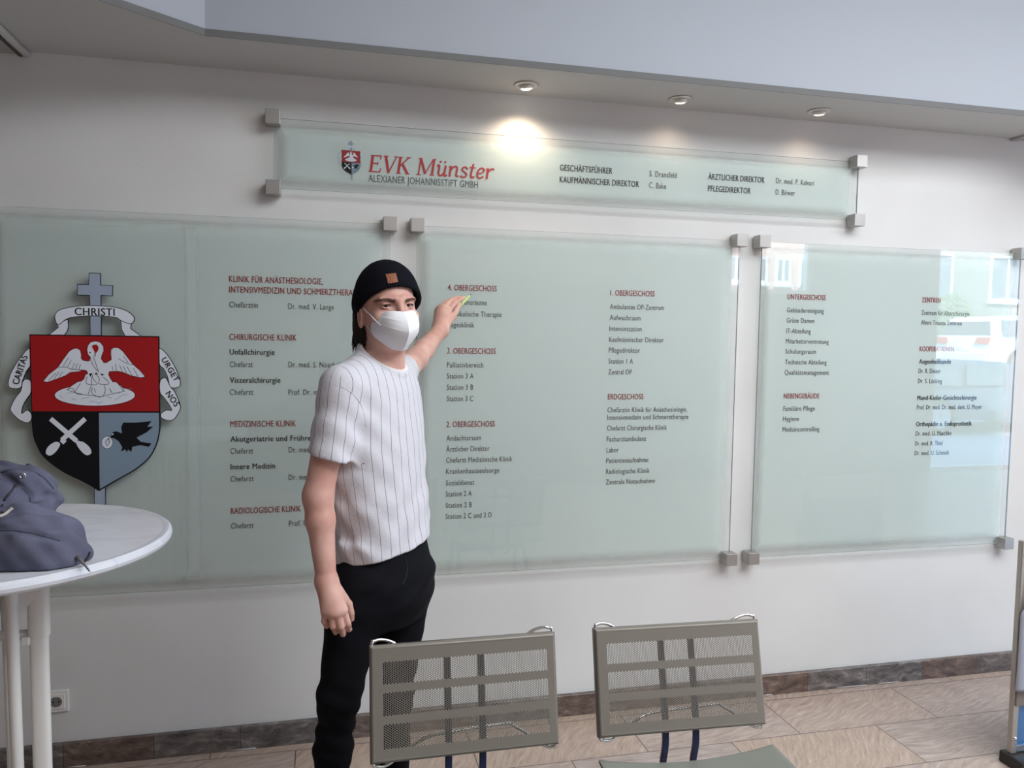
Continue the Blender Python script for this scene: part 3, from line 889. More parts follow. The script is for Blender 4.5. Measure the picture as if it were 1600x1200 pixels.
# the same crest, small, on the header sign
s0, s1 = at(533.6, 234.3, Y=YT), at(562.8, 236.6, Y=YT)
sc = (s1[0]-s0[0])/(748-140)
sv = (at(548.5, 234.9, Y=YT)[2]-at(548.5, 272.8, Y=YT)[2])/(1100-370)
def small_map(x, y, d):
    return (s0[0]+(x-140)*sc, YT+d, s0[2]-(y-370)*sv)
em = link('emblem', poly_plate('emblem', grow(SHIELD, 1), small_map, -0.0003, 0), M['crest_black'], P_TOP)
build_crest(em, small_map, 0.00012, lw=2.0, fine=False, silver='crest_white', crossm='crest_silver')
# ================================================================== perforated waiting-room chairs
M['chair_paint'] = mat('taupe_grey_enamel', srgb(126, 120, 111), 0.42, 0.15)
M['seat_paint'] = mat('grey_green_enamel', srgb(122, 123, 114), 0.45, 0.1)
M['blue_paint'] = mat('dark_blue_enamel', srgb(22, 32, 72), 0.35)
CW, CH = 0.480, 0.280
def perforated_back():
    """sheet in the x-z plane (front at y=0), rims rolled back, three bands of staggered round holes"""
    mb = MB()
    us = (0.066, 0.948)
    bands = [(1-.337, 1-.140), (1-.604, 1-.402), (1-.882, 1-.669)]
    x0, x1 = -CW/2+us[0]*CW, -CW/2+us[1]*CW
    cw = 0.00435
    ncol = int(round((x1-x0)/cw))
    cw = (x1-x0)/ncol
    rim = 0.010
    bz = [(a*CH, b*CH) for a, b in bands]
    def quad(xa, xb, za, zb):
        if xb-xa > 1e-6 and zb-za > 1e-6:
            mb.add([(xa, 0, za), (xb, 0, za), (xb, 0, zb), (xa, 0, zb)], [(0, 1, 2, 3)])
    e = rim
    quad(-CW/2+e, x0, e, CH-e)
    quad(x1, CW/2-e, e, CH-e)
    zs = sorted(bz)
    prev = e
    for za, zb in zs:
        quad(x0, x1, prev, za)
        prev = zb
    quad(x0, x1, prev, CH-e)
    for za, zb in zs:
        nrow = int(round((zb-za)/0.0055-0.5))
        ph = (zb-za)/(nrow+0.5)
        r = 0.0020
        for c in range(ncol):
            xa, xb = x0+c*cw, x0+(c+1)*cw
            off = za+(ph/2 if c % 2 else 0)
            if c % 2: quad(xa, xb, za, za+ph/2)
            else: quad(xa, xb, zb-ph/2, zb)
            for k in range(nrow):
                ca, cb = off+k*ph, off+(k+1)*ph
                cx, cz = (xa+xb)/2, (ca+cb)/2
                o8 = [(cx+r*1.02*math.cos(PI/8+j*PI/4), 0, cz+r*1.1*math.sin(PI/8+j*PI/4)) for j in range(8)]
                cor = [(xb, 0, cb), (xa, 0, cb), (xa, 0, ca), (xb, 0, ca)]
                # octagon points: 0,1 first quadrant ... ; corners in order ne, nw, sw, se
                mb.add(o8+cor, [(8, 9, 2, 1), (9, 10, 4, 3), (10, 11, 6, 5), (11, 8, 0, 7), (8, 1, 0), (9, 3, 2), (10, 5, 4), (11, 7, 6)])
    # rolled rims: quarter rounds going back, then a short return
    rimb = MB()
    prof = [(e*(1-math.sin(a)), e*(1-math.cos(a))) for a in [i*PI/2/5 for i in range(6)]]+[(0.0, 0.024)]   # (inset from the edge, depth)
    for (ia, da) in prof:
        rimb.v += [(-CW/2+ia, da, ia), (CW/2-ia, da, ia), (CW/2-ia, da, CH-ia), (-CW/2+ia, da, CH-ia)]
    for i in range(len(prof)-1):
        rimb.f += [(4*i+k, 4*i+4+k, 4*i+4+(k+1) % 4, 4*i+(k+1) % 4) for k in range(4)]
    bm = bmesh.new()
    bm.from_mesh(mesh_from('sheet', mb.v, mb.f))
    bmesh.ops.remove_doubles(bm, verts=bm.verts, dist=0.00002)
    for f_ in bm.faces: f_.smooth = False
    k0 = len(bm.faces)
    bm.from_mesh(mesh_from('rim', rimb.v, rimb.f))
    bm.faces.ensure_lookup_table()
    for f_ in bm.faces[k0:]: f_.smooth = True
    for e_ in bm.edges:
        if len(e_.link_faces) == 2 and e_.calc_face_angle(0) > 0.6: e_.smooth = False
    me = bpy.data.meshes.new('backrest')
    bm.to_mesh(me)
    bm.free()
    return me
BACK = perforated_back()
def seat_mesh():
    """moulded seat sheet, dished across, rounded nose; local x across, y towards the wall, z up; back edge at y=0"""
    nx, ny = 32, 26
    W, D = 0.51, 0.46
    v, f = [], []
    def z(u, w):      # u -1..1 across, w 0 back .. 1 front
        dish = -0.020*(1-u*u)*(1-0.6*w)
        nose = -0.05*max(0, (w-0.82)/0.18)**2
        return dish+nose
    for lay, dz in ((0, 0.0), (1, -0.012)):
        for j in range(ny+1):
            for i in range(nx+1):
                u, w = -1+2*i/nx, j/ny
                v.append((u*W/2*(1-0.0*w), -w*D+(-0.012*(1-u*u) if j == 0 else 0), z(u, w)+dz))
    n1 = (nx+1)*(ny+1)
    for j in range(ny):
        for i in range(nx):
            a = j*(nx+1)+i
            f.append((a, a+nx+1, a+nx+2, a+1))
            f.append((n1+a, n1+a+1, n1+a+nx+2, n1+a+nx+1))
    ring = [i for i in range(nx+1)]+[j*(nx+1)+nx for j in range(1, ny+1)]+[ny*(nx+1)+i for i in range(nx-1, -1, -1)]+[j*(nx+1) for j in range(ny-1, 0, -1)]
    for a, b in zip(ring, ring[1:]+ring[:1]): f.append((a, b, n1+b, n1+a))
    m2 = MB().add(v, f)
    me = m2.mesh('seat', bevel=0.004, seg=2)
    return smooth_by_angle(me, 0.7)
SEAT = seat_mesh()
def chair(label, loc, yaw, rec, seatdx):
    t = thing('waiting_chair', label, 'chair', (loc[0], loc[1], 0.0), 'perforated metal waiting chairs', local=True)
    t.rotation_euler = (0, 0, yaw)
    Rb = Matrix.Translation((0, 0, loc[2])) @ Matrix.Rotation(-rec, 4, 'X')
    b = link('backrest', BACK, M['chair_paint'], t)
    b.matrix_local = Rb
    if not b.modifiers:
        s = b.modifiers.new('thickness', 'SOLIDIFY')
        s.thickness = 0.0016
        s.offset = -1
    # chrome wire frame looping out at the four corners
    def q(u, vv, d=0.022): return tuple(Rb @ Vector(((u-0.5)*CW, d, (1-vv)*CH)))
    path = [q(.24, .12, .03), q(.13, .002, .026), q(.075, -.036, .022), q(.03, -.034, .018), q(.012, .02, .016), q(.010, .5, .018), q(.012, .97, .018), q(.035, 1.03, .02),
            q(.085, 1.035, .024), q(.15, .975, .028), q(.28, .855, .032), q(.40, .825, .034), q(.72, .80, .034), q(.76, .82, .032), q(.87, .94, .028), q(.93, 1.02, .024), q(.97, 1.03, .02),
            q(.988, .98, .018), q(.990, .5, .018), q(.990, .02, .016), q(.972, -.034, .018), q(.93, -.040, .022), q(.86, .002, .026), q(.74, .12, .03)]
    w = link('wire_frame', MB().tube(spline(path, 5, True), 0.0042, n=10, close=True).mesh('wire_frame', smooth=True), M['chrome'], t)
    # two blue posts rising behind the seat to the backrest
    for px in (-0.044, 0.044):
        top = Rb @ Vector((px, 0.030, CH*0.93))
        mid = Rb @ Vector((px, 0.030, 0.0))
        pts = [top, mid, Vector((px, 0.040, loc[2]-0.10)), Vector((px, 0.036, 0.40)), Vector((px, -0.02, 0.375)), Vector((px, -0.16, 0.372))]
        pm = MB()
        P = spline(pts, 6)
        wv, dv = 0.0085, 0.006
        rings = []
        for i, p in enumerate(P):
            tdir = P[min(i+1, len(P)-1)]-P[max(i-1, 0)]
            tdir = tdir/np.linalg.norm(tdir)
            nrm = np.cross(tdir, (1, 0, 0))
            rings += [p+np.array((sx*wv, 0, 0))+nrm*sn*dv for sx, sn in ((-1, -1), (1, -1), (1, 1), (-1, 1))]
        fs = [(i*4+k, i*4+(k+1) % 4, i*4+4+(k+1) % 4, i*4+4+k) for i in range(len(P)-1) for k in range(4)]+[(3, 2, 1, 0), tuple(len(P)*4-4+k for k in range(4))]
        pm.add(rings, fs)
        link('post', pm.mesh('post', bevel=0.0015, seg=1), M['blue_paint'], t)
    s = link('seat', SEAT, M['seat_paint'], t)
    s.location = (seatdx, 0.035, 0.462)
    # under-frame: cross bar, four legs
    link('seat_frame', MB().box(-0.20, 0.20, -0.185, -0.145, 0.36, 0.385).box(-0.20, 0.20, -0.34, -0.30, 0.36, 0.385).box(-0.06, 0.06, -0.31, -0.16, 0.362, 0.383).box(-0.19, 0.19, -0.36, -0.13, 0.385, 0.425).mesh('seat_frame', bevel=0.004), M['blue_paint'], t)
    for lx, ly in ((-1, -0.165), (1, -0.165), (-1, -0.32), (1, -0.32)):
        fy = 0.03 if ly > -0.2 else -0.42
        link('leg', MB().tube([(lx*0.19, ly, 0.37), (lx*0.205, (ly+fy)/2, 0.19), (lx*0.22, fy, 0.008)], 0.0125, n=12).mesh('leg', smooth=True), M['blue_paint'], t)
    return t
chair('left perforated metal chair, standing right in front of the man\'s legs', (0.353, -1.205, 0.546), 0.0, 0.204, 0.004)
chair('right perforated metal chair, standing apart from the man with its grey seat showing', (0.949, -1.193, 0.536), -0.047, 0.239, 0.024)

# ================================================================== standing table
m = M['table_top'] = mat('white_marbled_top', (0.7, 0.71, 0.73, 1), 0.3)
n = noise(m, 3.0, 5, 0.6, stretch=(1, 2.6, 1))
lk(m, ramp(m, n.outputs[0], [(0.35, srgb(212, 214, 222)), (0.5, srgb(220, 222, 229)), (0.56, srgb(209, 211, 219)), (0.62, srgb(222, 224, 230))]).outputs[0], bsdf(m).inputs['Base Color'])
M['table_white'] = mat('white_powder_coat', srgb(222, 219, 214), 0.4)
TC = (-0.745, -1.062)
TZ = 1.108
t = thing('standing_table', 'tall round white standing table at the left edge with a jacket on it', 'table', (TC[0], TC[1], 0))
top = MB().lathe([(0.0, TZ-0.030), (0.360, TZ-0.030), (0.374, TZ-0.028), (0.383, TZ-0.021), (0.386, TZ-0.013), (0.384, TZ-0.005), (0.378, TZ), (0.370, TZ+0.0005), (0.3655, TZ-0.001), (0.363, TZ-0.001), (0.0, TZ-0.001)],
                 c=(TC[0], TC[1], 0), n=96)
link('tabletop', smooth_by_angle(top.mesh('tabletop'), 0.5), M['table_top'], t)
def flat_leg(name, x, y, z0, z1, w, d, x2=None):
    mb = MB()
    n = 20
    for z, xx in ((z0, x if x2 is None else x2), (z1, x)):
        mb.v += [(xx+w/2*math.copysign(abs(math.cos(2*PI*k/n))**0.7, math.cos(2*PI*k/n)), y+d/2*math.copysign(abs(math.sin(2*PI*k/n))**0.7, math.sin(2*PI*k/n)), z) for k in range(n)]
    mb.f += [(k, (k+1) % n, n+(k+1) % n, n+k) for k in range(n)]+[tuple(range(n-1, -1, -1)), tuple(n+k for k in range(n))]
    return link(name, mb.mesh(name, smooth=False), M['table_white'], t)
for sgn in (1, -1):
    cx = TC[0]
    # broad main leg with its hinge bracket under the top
    xm = cx+sgn*0.092
    l = flat_leg('leg', xm, -1.05, 0.0, 0.985, 0.040, 0.028, xm+sgn*0.004)
    smooth_by_angle(l.data, 0.7)
    l2 = flat_leg('leg_sleeve', xm+sgn*0.001, -1.05, 0.87, 1.079, 0.046, 0.034)
    smooth_by_angle(l2.data, 0.7)
    br_ = MB()
    out = [(xm+sgn*0.028, 1.079), (xm+sgn*0.024, 1.005), (xm-sgn*0.012, 0.952), (xm-sgn*0.028, 0.945), (xm-sgn*0.043, 0.954), (xm-sgn*0.050, 0.975), (xm-sgn*0.046, 1.079)]
    me = poly_plate('hinge_bracket', spline(out, 3), lambda x, y, d: (x, d, y), -1.072, -1.064)
    link('hinge_bracket', me, M['table_white'], t)
    # inner tubes of the folding frame
    xi = cx+sgn*0.046
    link('folding_tube', MB().tube([(xi+sgn*0.010, -1.079, 0.0), (xi+sgn*0.002, -1.079, 0.75), (xi, -1.079, 1.0), (xi+sgn*0.004, -1.072, 1.079)], 0.0135, n=16).mesh('folding_tube', smooth=True), M['table_white'], t)
    xj = cx+sgn*0.014
    link('folding_tube', MB().tube([(xj+sgn*0.014, -1.03, 0.0), (xj+sgn*0.004, -1.03, 0.75), (xj, -1.03, 1.079)], 0.0095, n=14).mesh('folding_tube', smooth=True), M['table_white'], t)
    link('lock_lug', MB().box(min(xi+sgn*0.014, xm-sgn*0.015), max(xi+sgn*0.014, xm-sgn*0.015), -1.07, -1.05, 0.853, 0.873).mesh('lock_lug', bevel=0.002), M['table_white'], t)
    link('rivet', MB().lathe([(0.006, -1.0905), (0.0065, -1.088)], c=(xi+sgn*0.001, 0, 0.836), axis='y', n=16).mesh('rivet'), M['steel'], t)
link('spreader', MB().tube([(TC[0]-0.075, -1.045, 0.872), (TC[0]+0.075, -1.045, 0.872)], 0.012, n=14).mesh('spreader', smooth=True), M['table_white'], t)
link('top_plate', MB().box(TC[0]-0.16, TC[0]+0.16, -1.16, -0.96, 1.0690, 1.0795).mesh('top_plate'), M['table_white'], t)
for sgn in (1, -1):
    link('foot_bar', MB().tube([(TC[0]+sgn*0.09, -1.30, 0.02), (TC[0]+sgn*0.09, -0.80, 0.02)], 0.019, n=14).mesh('foot_bar', smooth=True), M['table_white'], t)

# ================================================================== wall socket
t = thing('wall_socket', 'white square wall socket low on the wall beside the table leg', 'socket', (-0.934, 0, 0.246))
M['socket_white'] = mat('socket_white', srgb(232, 230, 226), 0.35)
cx, cz = -0.936, 0.246
link('frame', MB().box(cx-0.0405, cx+0.0405, -0.010, 0.0, cz-0.0405, cz+0.0405).mesh('frame', bevel=0.003), M['socket_white'], t)
link('insert', MB().box(cx-0.0275, cx+0.0275, -0.013, -0.009, cz-0.0275, cz+0.0275).mesh('insert', bevel=0.0015), M['socket_white'], t)
M['socket_grey'] = mat('socket_grey', srgb(120, 118, 116), 0.5)
w = link('well', MB().lathe([(0.0195, -0.0135), (0.0175, -0.0132), (0.0165, -0.0131), (0.001, -0.0131)], c=(cx, 0, cz), axis='y', n=32).mesh('well'), M['socket_grey'], t)
for dx in (-0.0095, 0.0095):
    link('pin_hole', MB().lathe([(0.0028, -0.0139), (0.0028, -0.013)], c=(cx+dx, 0, cz), axis='y', n=14).mesh('pin_hole'), M['crest_black'], w)
for dz in (-0.0165, 0.0165):
    link('earth_contact', MB().box(cx-0.002, cx+0.002, -0.0145, -0.013, cz+dz-0.003, cz+dz+0.003).mesh('earth_contact'), M['steel'], w)

# ================================================================== stand at the right edge
SY = -0.72
def sx_(px, py): return at(px, py, Y=SY)
zb = sx_(1574, 1181)[2]
xl = sx_(1576, 1170)[0]
t = thing('display_stand', 'metal-framed stand with blue glass at the right edge of the room', 'stand', (xl+0.25, SY, 0))
M['stand_metal'] = mat('stand_metal', srgb(176, 170, 162), 0.35, 0.7)
M['stand_blue'] = mat('stand_blue_glass', srgb(48, 100, 148), 0.08, 0.0, 0.4)
M['stand_black'] = mat('stand_black', srgb(30, 27, 26), 0.5)
link('foot', MB().box(xl-0.014, xl+0.52, SY-0.07, SY+0.03, 0.0, 0.045).mesh('foot', bevel=0.006), M['stand_black'], t)
for px_, ht in ((xl, 0.86), (xl+0.48, 0.86)):
    link('post', MB().box(px_, px_+0.026, SY-0.011, SY+0.011, 0.045, ht).mesh('post', bevel=0.003), M['stand_metal'], t)
link('glass_panel', MB().box(xl+0.026, xl+0.48, SY-0.004, SY+0.004, 0.075, 0.235).mesh('glass_panel'), M['stand_blue'], t)
link('lower_rail', MB().box(xl+0.026, xl+0.48, SY-0.010, SY+0.010, 0.050, 0.075).mesh('lower_rail', bevel=0.002), M['chrome'], t)
link('shelf_rail', MB().box(xl+0.004, xl+0.50, SY-0.018, SY+0.014, 0.232, 0.305).mesh('shelf_rail', bevel=0.003), mat('stand_brown', srgb(120, 112, 104), 0.5), t)
link('bolt', MB().lathe([(0.004, SY-0.017), (0.007, SY-0.015), (0.008, SY-0.0108)], c=(xl+0.014, 0, 0.105), axis='y', n=16).mesh('bolt', smooth=True), M['chrome'], t)
# grey sheet draped over the upper frame, with a blue hand-drawn mark
def sheet():
    nx, nz = 30, 40
    v, f = [], []
    for j in range(nz+1):
        for i in range(nx+1):
            u, w = i/nx, j/nz
            z = 0.298+w*0.43
            flare = (1-w)**2
            sw = min(1.0, max(0.0, (w-0.66)/0.14))
            sw = sw*sw*(3-2*sw)
            x = (xl-0.005-0.012*flare+0.034*sw)*(1-u)+(xl+0.515)*u
            y = SY-0.024-0.012*flare*(0.5+0.5*math.sin(u*19+w*2))-0.004*math.sin(u*31)
            v.append((x, y, z))
    for j in range(nz):
        for i in range(nx):
            a = j*(nx+1)+i
            f.append((a, a+1, a+nx+2, a+nx+1))
    me = mesh_from('cover_sheet', v, f, True)
    return me
M['sheet'] = mat('grey_sheet', srgb(150, 152, 164), 0.7)
so = link('cover_sheet', sheet(), M['sheet'], t)
s_ = so.modifiers.new('thickness', 'SOLIDIFY')
s_.thickness = 0.003
k = MB()
ka, kb = sx_(1595.5, 938), sx_(1599, 926)
for p, q in (((1594.5, 934), (1600, 925)), ((1594.5, 934), (1600, 944)), ((1600, 944), (1606, 930))):
    a_, b_ = sx_(*p), sx_(*q)
    k.tube([(a_[0], SY-0.037, a_[2]), (b_[0], SY-0.037, b_[2])], 0.0022, n=6)
link('pen_mark', k.mesh('pen_mark'), M['blue_paint'], so)
# ================================================================== distance-field modelling (organic shapes)
def axis_steps(segs):
    out = []
    for a, b, s in segs:
        n = max(1, int(round((b-a)/s)))
        out += [a+(b-a)*i/n for i in range(n)]
    out.append(segs[-1][1])
    return np.array(out, np.float32)

class Grid:
    def __init__(self, xs, ys, zs):
        self.ax = [np.asarray(a, np.float32) for a in (xs, ys, zs)]
        self.F = np.full([len(a) for a in self.ax], 0.5, np.float32)
    @staticmethod
    def box(lo, hi, step):
        return Grid(*[axis_steps([(lo[i], hi[i], step)]) for i in range(3)])
    def _sl(self, lo, hi):
        s = []
        for i in range(3):
            a = max(0, int(np.searchsorted(self.ax[i], lo[i]))-1)
            b = min(len(self.ax[i]), int(np.searchsorted(self.ax[i], hi[i]))+1)
            s.append(slice(a, max(a, b)))
        return tuple(s)
    def _eval(self, prim, pad):
        fn, lo, hi = prim
        s = self._sl(np.asarray(lo)-pad, np.asarray(hi)+pad)
        X = self.ax[0][s[0]][:, None, None]
        Y = self.ax[1][s[1]][None, :, None]
        Z = self.ax[2][s[2]][None, None, :]
        return s, np.asarray(fn(X, Y, Z), np.float32)
    def add(self, prim, k=0.01):
        s, d = self._eval(prim, k+0.02)
        f = self.F[s]
        if f.size == 0: return self
        h = np.clip(0.5+0.5*(f-d)/k, 0, 1)
        self.F[s] = f+(d-f)*h-k*h*(1-h)
        return self
    def cut(self, prim, k=0.004):
        s, d = self._eval(prim, k+0.02)
        d = -d
        f = self.F[s]
        if f.size == 0: return self
        h = np.clip(0.5-0.5*(f-d)/k, 0, 1)
        self.F[s] = f+(d-f)*h+k*h*(1-h)
        return self
    def displace(self, fn):
        X, Y, Z = self.ax[0][:, None, None], self.ax[1][None, :, None], self.ax[2][None, None, :]
        near = np.abs(self.F) < 0.03
        self.F = np.where(near, self.F+np.asarray(fn(X, Y, Z), np.float32), self.F)
        return self
    def sample(self, p):
        q, w = [], []
        for i in range(3):
            a = self.ax[i]
            j = int(np.clip(np.searchsorted(a, p[i])-1, 0, len(a)-2))
            q.append(j)
            w.append(float(np.clip((p[i]-a[j])/(a[j+1]-a[j]), 0, 1)))
        r = 0.0
        for dx in (0, 1):
            for dy in (0, 1):
                for dz in (0, 1):
                    r += self.F[q[0]+dx, q[1]+dy, q[2]+dz]*(w[0] if dx else 1-w[0])*(w[1] if dy else 1-w[1])*(w[2] if dz else 1-w[2])
        return float(r)
    def march(self, origin, direction, t0, t1, step=0.002, off=0.0):
        o = np.asarray(origin, float)
        d = np.asarray(direction, float)
        d = d/np.linalg.norm(d)
        t = t0
        while t < t1:
            v = self.sample(o+d*t)
            if v < 0: break
            t += step
        if t >= t1: return None
        a, b = t-step, t
        for _ in range(12):
            mth = (a+b)/2
            if self.sample(o+d*mth) < 0: b = mth
            else: a = mth
        p = o+d*b
        e = 0.003
        g = np.array([self.sample(p+e*np.eye(3)[i])-self.sample(p-e*np.eye(3)[i]) for i in range(3)])
        g = g/(np.linalg.norm(g)+1e-9)
        return p+g*off, g
    def mesh(self, name, relax=2):
        F, ax = self.F, self.ax
        ins = F < 0
        nx, ny, nz = F.shape
        c = np.zeros((nx-1, ny-1, nz-1), np.uint8)
        for dx in (0, 1):
            for dy in (0, 1):
                for dz in (0, 1):
                    c += ins[dx:nx-1+dx, dy:ny-1+dy, dz:nz-1+dz]
        act = np.argwhere((c > 0) & (c < 8))
        idx = np.full(c.shape, -1, np.int32)
        idx[act[:, 0], act[:, 1], act[:, 2]] = np.arange(len(act))
        acc = np.zeros((len(act), 3))
        cnt = np.zeros(len(act))
        corners = [(0, 0, 0), (1, 0, 0), (0, 1, 0), (1, 1, 0), (0, 0, 1), (1, 0, 1), (0, 1, 1), (1, 1, 1)]
        vals = [F[act[:, 0]+o[0], act[:, 1]+o[1], act[:, 2]+o[2]] for o in corners]
        pos = [np.stack([ax[i][act[:, i]+o[i]] for i in range(3)], 1) for o in corners]
        for a in range(8):
            for b in range(a+1, 8):
                if sum(abs(corners[a][i]-corners[b][i]) for i in range(3)) != 1: continue
                fa, fb = vals[a], vals[b]
                m_ = (fa < 0) != (fb < 0)
                t = np.where(m_, fa/np.where(m_, fa-fb, 1), 0)[:, None]
                acc += np.where(m_[:, None], pos[a]*(1-t)+pos[b]*t, 0)
                cnt += m_
        V = acc/cnt[:, None]
        quads = []
        for axn in range(3):
            A = [slice(1, n-1) for n in (nx, ny, nz)]
            A[axn] = slice(0, (nx, ny, nz)[axn]-1)
            Bs = list(A)
            Bs[axn] = slice(1, (nx, ny, nz)[axn])
            s0, s1 = ins[tuple(A)], ins[tuple(Bs)]
            e = np.argwhere(s0 != s1)
            flip = s0[e[:, 0], e[:, 1], e[:, 2]]
            e = e+np.array([0 if i == axn else 1 for i in range(3)])
            u, v = [(1, 2), (2, 0), (0, 1)][axn]
            def cell(du, dv):
                q = e.copy()
                q[:, u] -= du
                q[:, v] -= dv
                return idx[q[:, 0], q[:, 1], q[:, 2]]
            q = np.stack([cell(1, 1), cell(0, 1), cell(0, 0), cell(1, 0)], 1)
            q[~flip] = q[~flip][:, ::-1]
            quads.append(q)
        Q = np.concatenate(quads)
        Q = Q[(Q >= 0).all(1)]
        if relax:
            E = np.concatenate([Q[:, [0, 1]], Q[:, [1, 2]], Q[:, [2, 3]], Q[:, [3, 0]]])
            E = np.concatenate([E, E[:, ::-1]])
            deg = np.maximum(np.bincount(E[:, 0], minlength=len(V)), 1)[:, None]
            for it in range(relax):
                for lam in (0.5, -0.45):
                    s = np.stack([np.bincount(E[:, 0], weights=V[E[:, 1], i], minlength=len(V)) for i in range(3)], 1)/deg
                    V = V+lam*(s-V)
        me = bpy.data.meshes.new(name)
        me.vertices.add(len(V))
        me.vertices.foreach_set('co', V.astype(np.float32).ravel())
        me.loops.add(len(Q)*4)
        me.loops.foreach_set('vertex_index', Q.astype(np.int32).ravel())
        me.polygons.add(len(Q))
        me.polygons.foreach_set('loop_start', np.arange(0, len(Q)*4, 4, dtype=np.int32))
        me.polygons.foreach_set('use_smooth', np.ones(len(Q), bool))
        me.update(calc_edges=True)
        me.validate()
        return me, V

def cap(a, b, ra, rb=None):
    a, b = np.asarray(a, float), np.asarray(b, float)
    rb = ra if rb is None else rb
    ab = b-a
    L = max(ab @ ab, 1e-12)
    def fn(X, Y, Z):
        t = np.clip(((X-a[0])*ab[0]+(Y-a[1])*ab[1]+(Z-a[2])*ab[2])/L, 0, 1)
        return np.sqrt((X-a[0]-t*ab[0])**2+(Y-a[1]-t*ab[1])**2+(Z-a[2]-t*ab[2])**2)-(ra+(rb-ra)*t)
    R = np.maximum(ra, rb)
    return fn, np.minimum(a, b)-R, np.maximum(a, b)+R
def ell(c, axes, rad):
    """ellipsoid; axes = three unit vectors, rad = half sizes along them"""
    c = np.asarray(c, float)
    A = np.asarray(axes, float)
    def fn(X, Y, Z):
        k0 = k1 = 0
        for a, r in zip(A, rad):
            q = (X-c[0])*a[0]+(Y-c[1])*a[1]+(Z-c[2])*a[2]
            k0 = k0+(q/r)**2
            k1 = k1+(q/r**2)**2
        k0 = np.sqrt(k0)
        return k0*(k0-1)/np.maximum(np.sqrt(k1), 1e-6)
    R = max(rad)
    return fn, c-R, c+R
def half(p, n, lo, hi):
    """half space: inside where (x-p).n > 0, limited to a box"""
    p, n = np.asarray(p, float), np.asarray(n, float)
    n = n/np.linalg.norm(n)
    def fn(X, Y, Z):
        return -((X-p[0])*n[0]+(Y-p[1])*n[1]+(Z-p[2])*n[2])
    return fn, np.asarray(lo, float), np.asarray(hi, float)
def loft(rings, L, Fv, grow_=0.0, power=2.0):
    """stack of ellipses: rings = (centre xyz, half width along L, half depth along F)"""
    r = sorted(rings, key=lambda q: q[0][2])
    z0 = np.array([q[0][2] for q in r])
    tz = np.linspace(z0[0], z0[-1], 120)
    def sm(v):
        y = np.interp(tz, z0, v)
        k = np.ones(9)/9
        return np.convolve(np.pad(y, 4, mode='edge'), k, 'valid')
    cx, cy = sm([q[0][0] for q in r]), sm([q[0][1] for q in r])
    a, b = sm([q[1] for q in r])+grow_, sm([q[2] for q in r])+grow_
    def fn(X, Y, Z):
        z = Z.ravel()
        s = (1, 1, -1)
        CX, CY, A_, B_ = [np.interp(z, tz, v).astype(np.float32).reshape(s) for v in (cx, cy, a, b)]
        p = (X-CX)*L[0]+(Y-CY)*L[1]
        q = (X-CX)*Fv[0]+(Y-CY)*Fv[1]
        k = ((np.abs(p)/A_)**power+(np.abs(q)/B_)**power)**(1/power)
        d = (k-1)*np.minimum(A_, B_)
        return np.maximum(d, np.maximum(z0[0]-z, z-z0[-1]).reshape(s))
    R = max(max(q[1], q[2]) for q in r)+grow_
    lo = np.array([cx.min()-R, cy.min()-R, z0[0]])
    hi = np.array([cx.max()+R, cy.max()+R, z0[-1]])
    return fn, lo, hi

# ================================================================== the man
BL = np.array([0.61, 0.79, 0.0])            # body: towards his left
BF = np.array([0.79, -0.61, 0.0])           # body: forwards
HF = np.array([0.305, -0.952, 0.0])         # head: forwards
HL = np.array([0.952, 0.305, 0.055])
HL /= np.linalg.norm(HL)
HF = HF-HL*(HF @ HL)
HF /= np.linalg.norm(HF)
HU = np.cross(HF, HL)
HU = HU if HU[2] > 0 else -HU
HO = at(604, 479, Y=-0.86)
def hd(l, f, u): return HO+HL*l+HF*f+HU*u
SR, ER, WR = at(531, 605, Y=-0.985), at(497, 775, Y=-1.01), at(510, 908, Y=-1.03)
SL, EL, WL = at(622, 586, Y=-0.72), at(650, 561, Y=-0.46), at(688, 516, Y=-0.215)
N0, N1 = at(600, 575, Y=-0.845), at(603, 515, Y=-0.85)
RINGS = [(at(q[0], q[1], Y=-0.85)+BF*(q[4] if len(q) > 4 else 0), q[2], q[3]) for q in (
    (599, 552, .050, .030, -.024), (597, 558, .080, .042, -.020), (594, 565, .114, .056, -.014), (590, 577, .144, .076, -.006), (586, 600, .162, .098, 0), (582, 640, .182, .114), (582, 690, .180, .125),
    (588, 750, .167, .122), (595, 810, .163, .120), (599, 860, .163, .121), (600, 905, .166, .124))]
HIPS = [(at(x, y, Y=-0.85), a, b) for x, y, a, b in ((598, 800, .138, .096), (600, 850, .148, .106), (601, 890, .163, .126), (600, 930, .160, .128), (594, 965, .125, .105))]
HR_, KR, AR = at(563, 915, Y=-0.92), at(530, 1088, Y=-0.955), at(517, 1345, Y=-0.90)
HL_, KL, AL = at(630, 905, Y=-0.79), at(613, 1090, Y=-0.81), at(624, 1318, Y=-0.74)

body = Grid(axis_steps([(-0.10, 0.60, 0.0030)]), axis_steps([(-1.14, -0.58, 0.0036), (-0.58, -0.05, 0.0030)]),
            axis_steps([(0.02, 0.84, 0.014), (0.84, 1.06, 0.0028), (1.06, 1.42, 0.006), (1.42, 1.84, 0.0026)]))
# trunk and legs, under the clothes
body.add(loft(RINGS, BL, BF, -0.013), 0.01)
body.add(loft(HIPS, BL, BF, -0.016), 0.02)
for h, k, a in ((HR_, KR, AR), (HL_, KL, AL)):
    body.add(cap(h, k, 0.068, 0.046), 0.03).add(cap(k, a+np.array([0, 0, -0.06]), 0.038, 0.028), 0.02)
